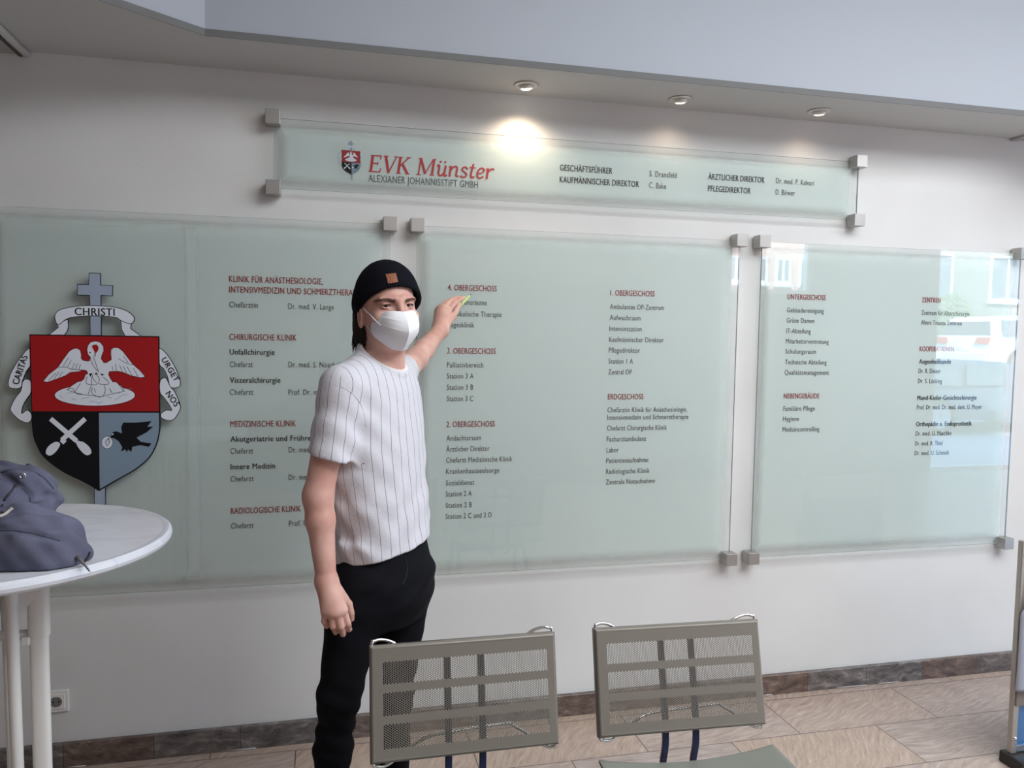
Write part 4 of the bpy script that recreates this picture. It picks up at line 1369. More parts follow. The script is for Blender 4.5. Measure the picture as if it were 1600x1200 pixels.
# neck and head
body.add(cap(N0, N1, 0.058, 0.055), 0.03)
body.add(cap(at(596, 560, Y=-0.80), at(606, 520, Y=-0.83), 0.040, 0.036), 0.02)
HEAD = Grid.box(HO-0.17, HO+0.19, 0.0026)
AX = (HL, HF, HU)
def face(G):
    G.add(ell(hd(0, -0.010, 0.030), AX, (0.074, 0.095, 0.094)), 0.01)
    G.add(ell(hd(0, 0.022, -0.030), AX, (0.064, 0.074, 0.082)), 0.03)       # face
    G.add(ell(hd(0, 0.035, -0.085), AX, (0.046, 0.052, 0.036)), 0.03)       # jaw
    for s in (-1, 1):
        G.add(cap(hd(s*0.012, 0.091, 0.0185), hd(s*0.046, 0.078, 0.0165), 0.0085, 0.0075), 0.012)   # brow
        G.cut(ell(hd(s*0.032, 0.101, 0.001), AX, (0.019, 0.0165, 0.0125)), 0.008)                 # socket
        G.add(ell(hd(s*0.045, 0.064, -0.030), AX, (0.022, 0.022, 0.017)), 0.016)                 # cheek
        G.cut(ell(hd(s*0.032, 0.075, 0.0), AX, (0.0140, 0.0135, 0.0055)), 0.002)                 # opening of the lids
        eye = hd(s*0.032, 0.0725, 0.0)
        arc = [(x, 0.0142*(1-(x/0.0155)**2)**0.5 if abs(x) < .0155 else 0, y) for x, y in ((-0.0145, 0.0), (-0.009, 0.0049), (0, 0.0060), (0.009, 0.0051), (0.0145, 0.0005))]
        low = [(x, f_, -abs(y)*0.70-0.0008) for x, f_, y in arc]
        for ch in (arc, low):
            for p, q in zip(ch[:-1], ch[1:]):
                G.add(cap(eye+HL*p[0]+HF*p[1]+HU*p[2], eye+HL*q[0]+HF*q[1]+HU*q[2], 0.0024), 0.003)
        # ear
        G.add(ell(hd(s*0.074, -0.008, -0.026), (HL*0.94-HF*0.34*s, HF*0.94+HL*0.34*s, HU), (0.0095, 0.019, 0.032)), 0.006)
        G.cut(ell(hd(s*0.083, 0.000, -0.022), (HL*0.94-HF*0.34*s, HF*0.94+HL*0.34*s, HU), (0.006, 0.010, 0.018)), 0.004)
    G.add(cap(hd(0, 0.094, 0.012), hd(0, 0.112, -0.036), 0.0080, 0.0105), 0.012)                 # nose
    G.add(cap(hd(-0.011, 0.102, -0.038), hd(0.011, 0.102, -0.038), 0.0075), 0.010)
    G.add(cap(hd(-0.018, 0.090, -0.066), hd(0.018, 0.090, -0.066), 0.0075), 0.010)               # lips
face(body)
# right arm hanging, hand relaxed
body.add(cap(SR, ER, 0.042, 0.0375), 0.02)
mid = ER*0.72+WR*0.28
body.add(cap(ER, mid, 0.036, 0.0365), 0.02).add(cap(mid, WR, 0.0355, 0.0255), 0.015)
def chain(G, pts, rr, k=0.003):
    for i in range(len(pts)-1):
        G.add(cap(pts[i], pts[i+1], rr[i], rr[i+1]), k if i == 0 else 0.0025)
A = lambda x, y, Y: at(x, y, Y=Y)
KN = [A(536, 953, -1.065), A(527, 957, -1.072), A(518, 958, -1.070), A(508, 956, -1.060)]
for kx, r0 in zip(KN, (0.0135, 0.0135, 0.013, 0.012)):
    body.add(cap(WR, kx, 0.0215, r0), 0.016)
body.add(cap(WR, A(533, 938, -1.03), 0.021, 0.016), 0.016)
chain(body, [KN[0], A(543, 974, -1.062), A(546, 984, -1.040)], (0.0105, 0.0092, 0.0080))
chain(body, [KN[1], A(532, 979, -1.070), A(536, 990, -1.046), A(538, 988, -1.030)], (0.0108, 0.0095, 0.0086, 0.0078))
chain(body, [KN[2], A(520, 978, -1.068), A(525, 988, -1.044), A(527, 985, -1.028)], (0.0103, 0.0090, 0.0082, 0.0075))
chain(body, [KN[3], A(507, 971, -1.056), A(511, 979, -1.036), A(514, 976, -1.022)], (0.0095, 0.0082, 0.0074, 0.0066))
chain(body, [A(528, 926, -1.035), A(544, 944, -1.020), A(548, 958, -1.018), A(549, 967, -1.016)], (0.0150, 0.0115, 0.0098, 0.0080), 0.010)
# left arm reaching back to the sign, hand holding a pen
body.add(cap(SL, EL, 0.046, 0.037), 0.02)
mid = EL*0.7+WL*0.3
body.add(cap(EL, mid, 0.036, 0.035), 0.02).add(cap(mid, WL, 0.034, 0.0265), 0.015)
LK = [A(700, 486, -0.172), A(693, 482, -0.168), A(687, 483, -0.162), A(684, 488, -0.156)]
for kx, r0 in zip(LK, (0.0135, 0.0138, 0.0135, 0.012)):
    body.add(cap(WL, kx, 0.023, r0), 0.018)
chain(body, [LK[0], A(710, 474, -0.150), A(719, 468, -0.126), A(725, 465, -0.110)], (0.0112, 0.0098, 0.0088, 0.0074))
chain(body, [LK[1], A(704, 470, -0.140), A(714, 466, -0.116), A(720, 465, -0.100)], (0.0114, 0.0100, 0.0088, 0.0074))
chain(body, [LK[2], A(697, 472, -0.130), A(708, 469, -0.108), A(714, 470, -0.095)], (0.0106, 0.0092, 0.0082, 0.0070))
chain(body, [LK[3], A(692, 479, -0.126), A(701, 476, -0.106), A(706, 478, -0.096)], (0.0096, 0.0082, 0.0074, 0.0064))
chain(body, [A(698, 506, -0.195), A(708, 495, -0.172), A(713, 485, -0.148), A(718, 475, -0.132)], (0.0150, 0.0120, 0.0102, 0.0082), 0.010)
m = M['skin'] = mat('skin', srgb(206, 160, 144), 0.5, spec=0.35, sss=0.06)
n = noise(m, 14, 3)
lk(m, ramp(m, n.outputs[0], [(0.35, srgb(202, 152, 138)), (0.7, srgb(222, 180, 166))]).outputs[0], bsdf(m).inputs['Base Color'])
bump(m, noise(m, 220, 2).outputs[0], 0.08, 0.001)
me, _v = body.mesh('person', 2)
person = link('person', me, M['skin'])
tag(person, 'man in black beanie, white mask, pinstriped T-shirt and black trousers, pointing at the sign', 'person')

# ---- eyes
M['eye_white'] = mat('eye_white', srgb(172, 160, 156), 0.15)
M['iris'] = mat('iris_brown', srgb(64, 44, 34), 0.15)
M['pupil'] = mat('pupil', (0.004, 0.004, 0.004, 1), 0.1)
for s in (-1, 1):
    c = hd(s*0.032, 0.0725, 0.0)
    gz = CAM-c
    gz /= np.linalg.norm(gz)
    bm = bmesh.new()
    bmesh.ops.create_uvsphere(bm, u_segments=28, v_segments=18, radius=0.0122, matrix=Matrix.Translation(c))
    me = bpy.data.meshes.new('eye')
    bm.to_mesh(me)
    bm.free()
    me.polygons.foreach_set('use_smooth', [True]*len(me.polygons))
    e = link('eye', me, M['eye_white'], person)
    sx = np.cross(gz, (0, 0, 1.0))
    sx /= np.linalg.norm(sx)
    sy = np.cross(sx, gz)
    for nm, rr, R in (('iris', 0.0056, 0.01235), ('pupil', 0.0024, 0.0125)):
        v = [c+gz*R]
        for r_ in (0.5, 1.0):
            for k in range(20):
                q = (math.cos(2*PI*k/20)*sx+math.sin(2*PI*k/20)*sy)*rr*r_
                v.append(c+q+gz*math.sqrt(R*R-(rr*r_)**2))
        f = [(0, 1+k, 1+(k+1) % 20) for k in range(20)]+[(1+k, 21+k, 21+(k+1) % 20, 1+(k+1) % 20) for k in range(20)]
        link(nm, mesh_from(nm, v, f, True), M[nm], e)

for s in (-1, 1):
    c = hd(s*0.032, 0.0725, 0.0)
    pts = [c+HL*x+HF*(0.0152*max(0.0, 1-(x/0.0165)**2)**0.5+0.0006)+HU*y for x, y in ((-0.0150, -0.0002), (-0.009, 0.0034), (-0.003, 0.0043), (0.003, 0.0044), (0.009, 0.0036), (0.0150, 0.0002))]
    link('eyelash', MB().tube(spline(pts, 5), 0.0010, n=6).mesh('eyelash', smooth=True), mat('lash', srgb(40, 28, 26), 0.8), person)

def cam_hit(G, px, py, off=0.0, t0=1.6, t1=2.9):
    d = _fw+_ri*(px-800)/FPX-_up*(py-600)/FPX
    return G.march(CAM, d, t0, t1, 0.002, off)

# ---- eyebrows
M['brow'] = mat('eyebrow_hair', srgb(104, 76, 62), 0.8)
random.seed(3)
for s in (-1, 1):
    mb = MB()
    for k in range(150):
        w = random.random()
        l = s*(0.013+0.040*w)
        u = 0.0120+0.0060*math.sin(w*2.4)+random.uniform(-0.0042, 0.0042)*(1-0.5*w)
        h = body.march(hd(l, 0.16, u), -HF, 0.0, 0.14, 0.002, 0.0006)
        h2 = body.march(hd(l+s*0.007, 0.16, u+0.0015-0.004*w), -HF, 0.0, 0.14, 0.002, 0.0010)
        if h and h2:
            mb.tube([h[0], (h[0]+h2[0])/2+h[1]*0.0005, h2[0]], [0.0006, 0.0008, 0.0003], n=5)
    link('eyebrow', mb.mesh('eyebrow', smooth=True), M['brow'], person)

# ---- beanie
bg = Grid.box(hd(0, 0, 0.06)-0.16, hd(0, 0, 0.06)+0.16, 0.0032)
bg.add(ell(hd(0.004, -0.006, 0.022), AX, (0.0885, 0.1085, 0.108)), 0.01)
bg.add(ell(hd(0.005, -0.008, 0.004), AX, (0.0920, 0.110, 0.068)), 0.02)
PB, NBp = hd(0, 0.10, 0.0545), HU*1.0-HF*0.62
def beanie_rib(X, Y, Z):
    a = np.arctan2((X-HO[0])*HL[0]+(Y-HO[1])*HL[1], (X-HO[0])*HF[0]+(Y-HO[1])*HF[1])
    return 0.0006*np.sin(a*95)
bg.cut(half(PB, -NBp, hd(0, 0, 0.06)-0.2, hd(0, 0, 0.06)+0.2), 0.008)
bg.cut(ell(hd(0.004, -0.006, 0.022), AX, (0.0805, 0.1005, 0.099)), 0.003)
bg.displace(beanie_rib)
me, _v = bg.mesh('beanie', 1)
m = M['beanie'] = mat('black_knit', (0.0065, 0.0068, 0.0105, 1), 0.95, spec=0.1)
bump(m, noise(m, 420, 2).outputs[0], 0.5, 0.002)
beanie = link('beanie', me, M['beanie'], person, label='black knitted beanie')
def surf_quad(name, G, corners, n=8, off=0.0012, thick=0.0012):
    """small patch lying on a modelled surface, between four photo corners (tl, tr, br, bl)"""
    c = [np.array(p, float) for p in corners]
    v = []
    for lay in (off, off+thick):
        for j in range(n+1):
            for i in range(n+1):
                u, w = i/n, j/n
                p = (c[0]*(1-u)+c[1]*u)*(1-w)+(c[3]*(1-u)+c[2]*u)*w
                v.append(cam_hit(G, p[0], p[1], lay)[0])
    f = []
    n1 = (n+1)**2
    for j in range(n):
        for i in range(n):
            a = j*(n+1)+i
            f += [(n1+a, n1+a+n+1, n1+a+n+2, n1+a+1)]
    ring = [i for i in range(n+1)]+[j*(n+1)+n for j in range(1, n+1)]+[n*(n+1)+i for i in range(n-1, -1, -1)]+[j*(n+1) for j in range(n-1, 0, -1)]
    for a, b in zip(ring, ring[1:]+ring[:1]): f.append((a, b, n1+b, n1+a))
    return MB().add(v, f).mesh(name)
m = M['leather'] = mat('brown_leather', srgb(142, 86, 56), 0.6)
link('leather_patch', surf_quad('leather_patch', bg, [(602.5, 429), (618.5, 427.5), (621.8, 441), (606.5, 443.5)]), M['leather'], beanie)

# ---- mask
def mask_pt(t, s, side):
    """t 0..1 down the centre fold, s 0..1 from the fold to the edge"""
    R = [(0, 0.116, -0.016), (0, 0.136, -0.036), (0, 0.146, -0.062), (0, 0.142, -0.080), (0, 0.120, -0.104), (0, 0.092, -0.122)]
    Ed = [(0.054, 0.070, -0.023), (0.062, 0.056, -0.032), (0.066, 0.044, -0.052), (0.064, 0.044, -0.074), (0.047, 0.058, -0.094), (0.022, 0.078, -0.117)]
    def ev(P, t):
        q = spline(P, 10)
        x = t*(len(q)-1)
        i = min(int(x), len(q)-2)
        return q[i]*(1-(x-i))+q[i+1]*(x-i)
    a, b = ev(R, t), ev(Ed, t)
    p = a*(1-s)+b*s
    bow = 0.022*math.sin(PI*s)*math.sin(PI*min(1, t*0.8+0.22))
    p = p+np.array([bow*0.55, bow*0.75, 0])
    if s > 0 and t < 0.12: p[2] += 0.006*math.sin(PI*s)*(1-t/0.12)
    # pressed seams
    for t0 in (0.27-0.16*s, 0.50-0.22*s):
        p[1] += 0.0016*math.exp(-((t-t0)/0.018)**2)*math.sin(PI*min(1, s*1.05))
    return hd(p[0]*side, p[1], p[2])
nt_, ns_ = 60, 22
v, f = [], []
for i in range(nt_+1):
    for j in range(-ns_, ns_+1):
        v.append(mask_pt(i/nt_, abs(j)/ns_, -1 if j < 0 else 1))
W2 = 2*ns_+1
for i in range(nt_):
    for j in range(W2-1):
        a = i*W2+j
        f.append((a, a+1, a+W2+1, a+W2))
me = mesh_from('face_mask', v, f, True)
bm = bmesh.new()
bm.from_mesh(me)
bmesh.ops.recalc_face_normals(bm, faces=bm.faces)
for e in bm.edges:
    if len(e.link_faces) == 2 and e.calc_face_angle(0) > 0.5: e.smooth = False
bm.to_mesh(me)
bm.free()
m = M['mask'] = mat('white_fleece', srgb(236, 236, 240), 0.85)
bump(m, noise(m, 350, 2).outputs[0], 0.12, 0.001)
mask = link('face_mask', me, M['mask'], person, label='white folded face mask')
sm = mask.modifiers.new('thickness', 'SOLIDIFY')
sm.thickness = 0.0014
# elastic ear loops
def on_face(pts, off):
    out = []
    for px, py in pts:
        h = cam_hit(body, px, py, off)
        if h is not None: out.append(h[0])
    return out
ear_b = hd(-0.086, -0.020, -0.020)
ear_c = hd(-0.084, -0.022, -0.045)
for pts, start in (([(583, 496), (579, 491), (574, 487), (569, 481)], None), ([(589, 527), (583, 521), (578, 514), (575, 508)], mask_pt(0.74, 0.97, -1))):
    p = ([mask_pt(0.36, 0.70, -1)] if start is None else [start])+on_face(pts, 0.0022)
    link('ear_loop', MB().tube(spline(p, 5), 0.0013, n=7).mesh('ear_loop', smooth=True), M['mask'], mask)

# ---- hair below the beanie
M['hair'] = mat('dark_hair', srgb(44, 36, 34), 0.55)
random.seed(11)
def strand(mb, root, L, lean, r=0.0021):
    ph, am = random.uniform(0, 6), random.uniform(0.002, 0.0065)
    pts = [hd(root[0]+lean*t**2+am*math.sin(ph+t*6)*t, root[1]+am*math.cos(ph+t*7)*t, root[2]-L*t) for t in np.linspace(0, 1, 9)]
    mb.tube(pts, [r*(1-0.75*t**2) for t in np.linspace(0, 1, 9)], n=5)
mb = MB()
for k in range(330):
    w = random.random()
    root = (-0.076+0.022*w+random.uniform(-0.004, 0.004), -0.050+0.042*w+random.uniform(-0.010, 0.010), -0.018+random.uniform(-0.012, 0.006))
    strand(mb, root, random.uniform(0.070, 0.104)*(1-0.22*w), random.uniform(-0.014, 0.008))
for k in range(170):
    w = random.random()
    strand(mb, (-0.060+0.12*w, -0.085-0.012*math.sin(w*PI)+random.uniform(-0.006, 0.006), -0.022+random.uniform(-0.012, 0.006)), random.uniform(0.075, 0.10), random.uniform(-0.012, 0.012))
link('hair', mb.mesh('hair', smooth=True), M['hair'], person, label='dark shoulder-length hair below the beanie')
mb = MB()
for k in range(40):                                # loose curls on the far side of the face
    strand(mb, (0.074+random.uniform(-0.004, 0.004), -0.008+random.uniform(-0.014, 0.016), -0.030), random.uniform(0.045, 0.075), random.uniform(0.0, 0.014), 0.0015)
link('hair_curl', mb.mesh('hair_curl', smooth=True), M['hair'], person)

# ---- T-shirt
def dirv(a, b): return (b-a)/np.linalg.norm(b-a)
sg = Grid(axis_steps([(-0.10, 0.46, 0.0042)]), axis_steps([(-1.14, -0.52, 0.0042)]), axis_steps([(0.88, 1.56, 0.0042)]))
sg.add(loft(RINGS, BL, BF, 0.0, 2.25), 0.01)
sg.add(cap(at(586, 574, Y=-0.86), SR+np.array([0.010, 0, 0.004]), 0.050, 0.052), 0.04)
sg.add(cap(at(602, 578, Y=-0.83), SL+np.array([-0.006, 0, 0]), 0.048, 0.046), 0.04)
dR, dL = dirv(SR, ER), dirv(SL, EL)
HEMR, HEML = at(518, 713, Y=-1.000), SL+dL*0.075
aR = dirv(SR, HEMR)
# sleeves are shaped on their own, opened at the hem, then blended into the trunk
sl_ = Grid(*sg.ax)
sl_.add(cap(SR, HEMR+aR*0.05, 0.0530, 0.0640), 0.01)
sl_.add(cap(SL, SL+dL*0.13, 0.050, 0.050), 0.01)
nR = np.array([-0.24, 0.05, -0.97])
for c_, n_, r_ in ((HEMR, nR/np.linalg.norm(nR), 0.0515), (HEML, dL, 0.041)):
    sl_.cut(half(c_, n_, c_-0.12, c_+0.16), 0.003)
    sl_.cut(cap(c_+n_*0.018, c_+n_*0.08, r_, r_), 0.003)
k_ = 0.022
h_ = np.clip(0.5+0.5*(sg.F-sl_.F)/k_, 0, 1)
sg.F = sg.F+(sl_.F-sg.F)*h_-k_*h_*(1-h_)
def wr(X, Y, Z):
    p = (X-0.15)*BL[0]+(Y+0.85)*BL[1]
    q = (X-0.15)*BF[0]+(Y+0.85)*BF[1]
    low = np.clip((1.36-Z)/0.3, 0, 1)
    a = 0.0026*np.sin(38*Z+21*p+9*np.sin(14*p+3*Z))*low
    b = 0.0020*np.sin(62*Z-30*p+26*q+4*np.sin(20*q))*low
    c = 0.0022*np.sin(70*p+18*Z)*np.clip((1.12-Z)/0.12, 0, 1)
    dd = (X-SR[0])**2+(Y-SR[1])**2
    d_ = 0.0026*np.sin(95*((Z-1.25)*0.75+p*0.7))*np.exp(-dd/0.02)*np.clip((1.50-Z)/0.1, 0, 1)
    return a+b+c+d_
sg.displace(wr)
# openings: hem, sleeves, neck
h0, h1 = at(522, 881, Y=-0.92), at(676, 826, Y=-0.78)
slope = (h1[2]-h0[2])/(h1[0]-h0[0])
sg.cut(half(h0, np.array([slope, 0.0, -1.0]), (-0.2, -1.2, 0.8), (0.6, -0.4, 1.15)), 0.004)
NC = at(598, 556, Y=-0.852)
CL, CF = 0.067, 0.060
ring = []
for k in range(48):
    a = 2*PI*k/48
    c_, s_ = math.cos(a), math.sin(a)
    ring.append(NC+BL*CL*c_+BF*CF*s_+np.array([0, 0, -0.040*s_-0.004]))
for p, q in zip(ring, ring[1:]+ring[:1]):
    sg.add(cap(p-np.array([0, 0, 0.006]), q-np.array([0, 0, 0.006]), 0.006), 0.012)
def neck_fn(X, Y, Z):
    p = (X-NC[0])*BL[0]+(Y-NC[1])*BL[1]
    q = (X-NC[0])*BF[0]+(Y-NC[1])*BF[1]
    k = np.sqrt((p/(CL-0.002))**2+(q/(CF-0.002))**2)
    d = (k-1)*CF
    return np.maximum(d, NC[2]-0.07-Z)
sg.cut((neck_fn, NC-0.12, NC+0.14), 0.004)
def above_fn(X, Y, Z):
    q = (X-NC[0])*BF[0]+(Y-NC[1])*BF[1]
    p = (X-NC[0])*BL[0]+(Y-NC[1])*BL[1]
    k = np.sqrt((p/(CL+0.020))**2+(q/(CF+0.020))**2)
    return np.maximum((k-1)*CF, NC[2]-0.040*q/CF+0.001-Z)
sg.cut((above_fn, NC-0.12, NC+0.16), 0.004)
me, V = sg.mesh('tshirt', 2)
# pinstripe coordinates: distance around the trunk and around the sleeve
cz_ = np.array([r[0] for r in sorted(RINGS, key=lambda q: q[0][2])])
cxv, cyv = np.interp(V[:, 2], cz_[:, 2], cz_[:, 0]), np.interp(V[:, 2], cz_[:, 2], cz_[:, 1])
pl_, qf_ = (V[:, 0]-cxv)*BL[0]+(V[:, 1]-cyv)*BL[1], (V[:, 0]-cxv)*BF[0]+(V[:, 1]-cyv)*BF[1]
ut = np.arctan2(pl_/0.17, qf_/0.125)*0.150
w_ = np.clip((V[:, 2]-1.34)/0.13, 0, 1)
w_ = w_*w_*(3-2*w_)*(qf_ > -0.05)
ut = ut*(1-w_)+pl_*0.98*w_
e1 = np.cross(aR, [0, 0, 1.0])
e1 /= np.linalg.norm(e1)
e2 = np.cross(aR, e1)
rel = V-SR
us_ = np.arctan2(rel @ e1, -(rel @ e2))*0.058+0.011
t_ = rel @ aR
rad_ = np.linalg.norm(rel-np.outer(t_, aR), axis=1)
seam_px = [(533, 604), (545, 611), (557, 622), (566, 637), (570, 653), (571, 667)]
seam = [cam_hit(sg, x, y, 0.0003) for x, y in seam_px]
seam = np.array([h[0] for h in seam if h is not None])
o_ = np.argsort(seam[:, 2])
xs_ = np.interp(V[:, 2], seam[o_, 2], seam[o_, 0])
slm = np.clip(0.5+np.minimum(np.minimum(xs_-V[:, 0], 0.086-rad_), np.linalg.norm(HEMR-SR)+0.012-t_)/0.006, 0, 1)
for nm, arr in (('around_trunk', ut), ('around_sleeve', us_), ('is_sleeve', slm)):
    at_ = me.attributes.new(nm, 'FLOAT', 'POINT')
    at_.data.foreach_set('value', arr.astype(np.float32))
m = M['shirt'] = mat('white_pinstripe_cotton', srgb(210, 208, 215), 0.85)
def attr(m, nm):
    a = nd(m, 'ShaderNodeAttribute')
    a.attribute_name = nm
    return a.outputs['Fac']
def stripe(m, u, pitch, w):
    return math_node(m, 'LESS_THAN', math_node(m, 'ABSOLUTE', math_node(m, 'SUBTRACT', math_node(m, 'FRACT', math_node(m, 'DIVIDE', u, pitch)), 0.5)), w/pitch/2)
s1 = stripe(m, attr(m, 'around_trunk'), 0.0285, 0.0015)
s2 = stripe(m, attr(m, 'around_sleeve'), 0.0285, 0.0015)
isl = math_node(m, 'GREATER_THAN', attr(m, 'is_sleeve'), 0.5)
mixf = nd(m, 'ShaderNodeMix', data_type='FLOAT')
lk(m, isl, mixf.inputs[0])
lk(m, s1, mixf.inputs[2])
lk(m, s2, mixf.inputs[3])
lk(m, mixc(m, mixf.outputs[0], srgb(210, 208, 215), srgb(112, 106, 120)), bsdf(m).inputs['Base Color'])
bump(m, noise(m, 30, 4, 0.6).outputs[0], 0.25, 0.01)
shirt = link('tshirt', me, M['shirt'], person, label='white T-shirt with dark pinstripes')
link('sleeve_seam', MB().tube(spline(seam, 5), 0.0008, n=6).mesh('sleeve_seam', smooth=True), mat('seam_shadow', srgb(196, 192, 200), 0.9), shirt)
M['shirt_plain'] = mat('white_rib_cotton', srgb(226, 222, 222), 0.85)
link('collar', MB().tube(ring, 0.0078, n=12, close=True).mesh('collar', smooth=True), M['shirt_plain'], shirt)
# ---- trousers and shoes
tg = Grid(axis_steps([(-0.10, 0.46, 0.0050)]), axis_steps([(-1.12, -0.58, 0.0050)]), axis_steps([(0.03, 1.16, 0.0055)]))
tg.add(loft(HIPS, BL, BF, 0.003), 0.01)
for h, k, a, r in ((HR_, KR, AR, (0.088, 0.055, 0.047, 0.042)), (HL_, KL, AL, (0.086, 0.056, 0.050, 0.045))):
    tg.add(cap(h, k, r[0], r[1]), 0.03)
    cf = k*0.68+a*0.32+BF*-0.012
    tg.add(cap(k, cf, r[1]-0.002, r[2]+0.002), 0.03).add(cap(cf, a+np.array([0, 0, -0.05]), r[2], r[3]), 0.03)
tg.add(ell(at(659, 898, Y=-0.86), (BL, BF, (0, 0, 1)), (0.050, 0.020, 0.042)), 0.02)      # pocket bulge
def twr(X, Y, Z):
    kn = np.exp(-((Z-0.52)/0.13)**2)
    cr = np.exp(-((Z-0.90)/0.06)**2)
    lo = np.clip((0.40-Z)/0.3, 0, 1)
    return 0.0028*np.sin(105*Z+16*X*3+11*Y)*kn+0.0025*np.sin(80*Z-60*X)*cr+0.0018*np.sin(75*Z+14*X+20*Y)*lo+0.0010*np.sin(60*Z+40*X)
tg.displace(twr)
tg.cut(half((0, 0, 0.065), (0, 0, -1), (-0.3, -1.3, 0), (0.6, -0.4, 0.2)), 0.004)
tg.cut(half((0, 0, 1.115), (0, 0, 1), (-0.3, -1.3, 1.05), (0.6, -0.4, 1.25)), 0.004)
for a in (AR, AL):
    tg.cut(cap(np.array([a[0], a[1], 0.02]), np.array([a[0], a[1], 0.075]), 0.036), 0.004)
m = M['trousers'] = mat('black_denim', (0.0058, 0.0058, 0.0085, 1), 0.85, spec=0.12)
bump(m, noise(m, 300, 2).outputs[0], 0.15, 0.002)
me, _v = tg.mesh('trousers', 2)
trs = link('trousers', me, M['trousers'], person, label='black trousers')
fly = [cam_hit(tg, x, y, 0.0008) for x, y in ((632, 868), (636, 885), (634, 902), (628, 914))]
fly = [h[0] for h in fly if h is not None]
if len(fly) > 2: link('fly_seam', MB().tube(spline(fly, 4), 0.0014, n=6).mesh('fly_seam', smooth=True), mat('seam', (0.014, 0.014, 0.017, 1), 0.8), trs)
M['shoe'] = mat('black_shoe', (0.02, 0.02, 0.022, 1), 0.5)
for a, dr in ((AR, np.array([0.62, -0.78, 0])), (AL, np.array([0.86, -0.50, 0]))):
    g = Grid.box((a[0]-0.16, a[1]-0.26, 0.0), (a[0]+0.28, a[1]+0.14, 0.15), 0.006)
    base_ = np.array([a[0], a[1], 0.0])
    g.add(cap(base_-dr*0.035+np.array([0, 0, 0.045]), base_+dr*0.10+np.array([0, 0, 0.040]), 0.043, 0.042), 0.02)
    g.add(cap(base_+dr*0.10+np.array([0, 0, 0.038]), base_+dr*0.16+np.array([0, 0, 0.034]), 0.042, 0.033), 0.02)
    g.add(cap(base_-dr*0.01+np.array([0, 0, 0.05]), base_+np.array([0, 0, 0.10]), 0.040, 0.038), 0.02)
    g.cut(half((0, 0, 0.005), (0, 0, -1), base_-0.4, base_+0.4), 0.003)
    me, _v = g.mesh('shoe', 1)
    link('shoe', me, M['shoe'], person)

# ---- pen held in the raised hand
pa, pb = at(715, 482, Y=-0.126), at(736, 459.5, Y=-0.046)
pd = (pb-pa)/np.linalg.norm(pb-pa)
pn = tag(link('pen', MB().tube([pa, pa+pd*0.004, pb-pd*0.030, pb-pd*0.012], [0.004, 0.0062, 0.0062, 0.0040], n=16).mesh('pen', smooth=True), mat('light_green_plastic', srgb(186, 214, 142), 0.35)),
         'light green pen in the man\'s raised hand, its dark tip at the sign', 'pen')
link('tip', MB().tube([pb-pd*0.0122, pb-pd*0.003, pb], [0.0036, 0.0018, 0.0008], n=12).mesh('tip', smooth=True), M['crest_black'], pn, label='dark pen tip')
# ================================================================== jacket on the standing table
jg = Grid(axis_steps([(-0.98, -0.42, 0.0042)]), axis_steps([(-1.48, -0.92, 0.0042)]), axis_steps([(1.088, 1.34, 0.0042)]))
I3 = np.eye(3)
J = lambda x, y, Y: at(x, y, Y=Y)
# front roll
jg.add(cap(J(-90, 850, -1.27), J(40, 848, -1.285), 0.066, 0.066), 0.03)
jg.add(cap(J(40, 843, -1.285), J(90, 848, -1.285), 0.066, 0.052), 0.03)
jg.add(cap(J(90, 848, -1.285), J(115, 864, -1.28), 0.046, 0.028), 0.025)
jg.add(cap(J(-40, 885, -1.32), J(100, 876, -1.31), 0.030, 0.022), 0.03)
# rear roll with the collar fold
jg.add(cap(J(-110, 770, -1.10), J(30, 772, -1.09), 0.070, 0.066), 0.03)
jg.add(cap(J(28, 776, -1.09), J(64, 782, -1.085), 0.052, 0.040), 0.025)
jg.add(cap(J(-90, 748, -1.06), J(40, 752, -1.05), 0.040, 0.032), 0.02)
jg.add(cap(J(36, 748, -1.05), J(70, 764, -1.05), 0.030, 0.024), 0.015)
jg.add(cap(J(-100, 800, -1.15), J(50, 806, -1.15), 0.05, 0.04), 0.02)
def jw(X, Y, Z):
    return 0.0045*np.sin(44*X+30*Z+14*np.sin(11*Y+9*Z))+0.0032*np.sin(70*Z-36*X+22*Y)+0.0016*np.sin(120*X+60*Y+90*Z)
jg.displace(jw)
def crease(pts, r, k=0.008):
    for a, b in zip(pts[:-1], pts[1:]): jg.cut(cap(a, b, r), k)
def jhit(px, py, off=0.0):
    d = _fw+_ri*(px-800)/FPX-_up*(py-600)/FPX
    h = jg.march(CAM, d, 1.2, 2.6, 0.002, off)
    return None if h is None else h[0]
for ln, r in (([(-10, 826), (30, 830), (62, 838), (94, 845)], 0.004), ([(58, 781), (72, 775), (84, 773)], 0.006), ([(2, 745), (20, 752), (30, 760), (46, 774), (48, 786)], 0.005),
              ([(40, 742), (60, 741), (74, 752), (84, 762)], 0.004), ([(0, 741), (14, 748), (24, 758)], 0.004)):
    p = [q for q in (jhit(x, y, 0.001) for x, y in ln) if q is not None]
    if len(p) > 1: crease(p, r)
jg.cut(half((0, 0, TZ+0.0005), (0, 0, -1), (-1.2, -1.7, 1.0), (0, -0.5, 1.2)), 0.004)
me, V = jg.mesh('jacket', 2)
m = M['jacket'] = mat('grey_blue_corduroy', srgb(92, 94, 114), 0.9)
tcj = nd(m, 'ShaderNodeTexCoord')
wv = nd(m, 'ShaderNodeTexWave', wave_type='BANDS', bands_direction='X')
wv.inputs['Scale'].default_value = 170
wv.inputs['Distortion'].default_value = 0.6
lk(m, tcj.outputs['Object'], wv.inputs['Vector'])
nj = noise(m, 9, 4)
bump(m, math_node(m, 'ADD', math_node(m, 'MULTIPLY', wv.outputs['Fac'], 0.35), noise(m, 160, 3).outputs[0]), 0.14, 0.003)
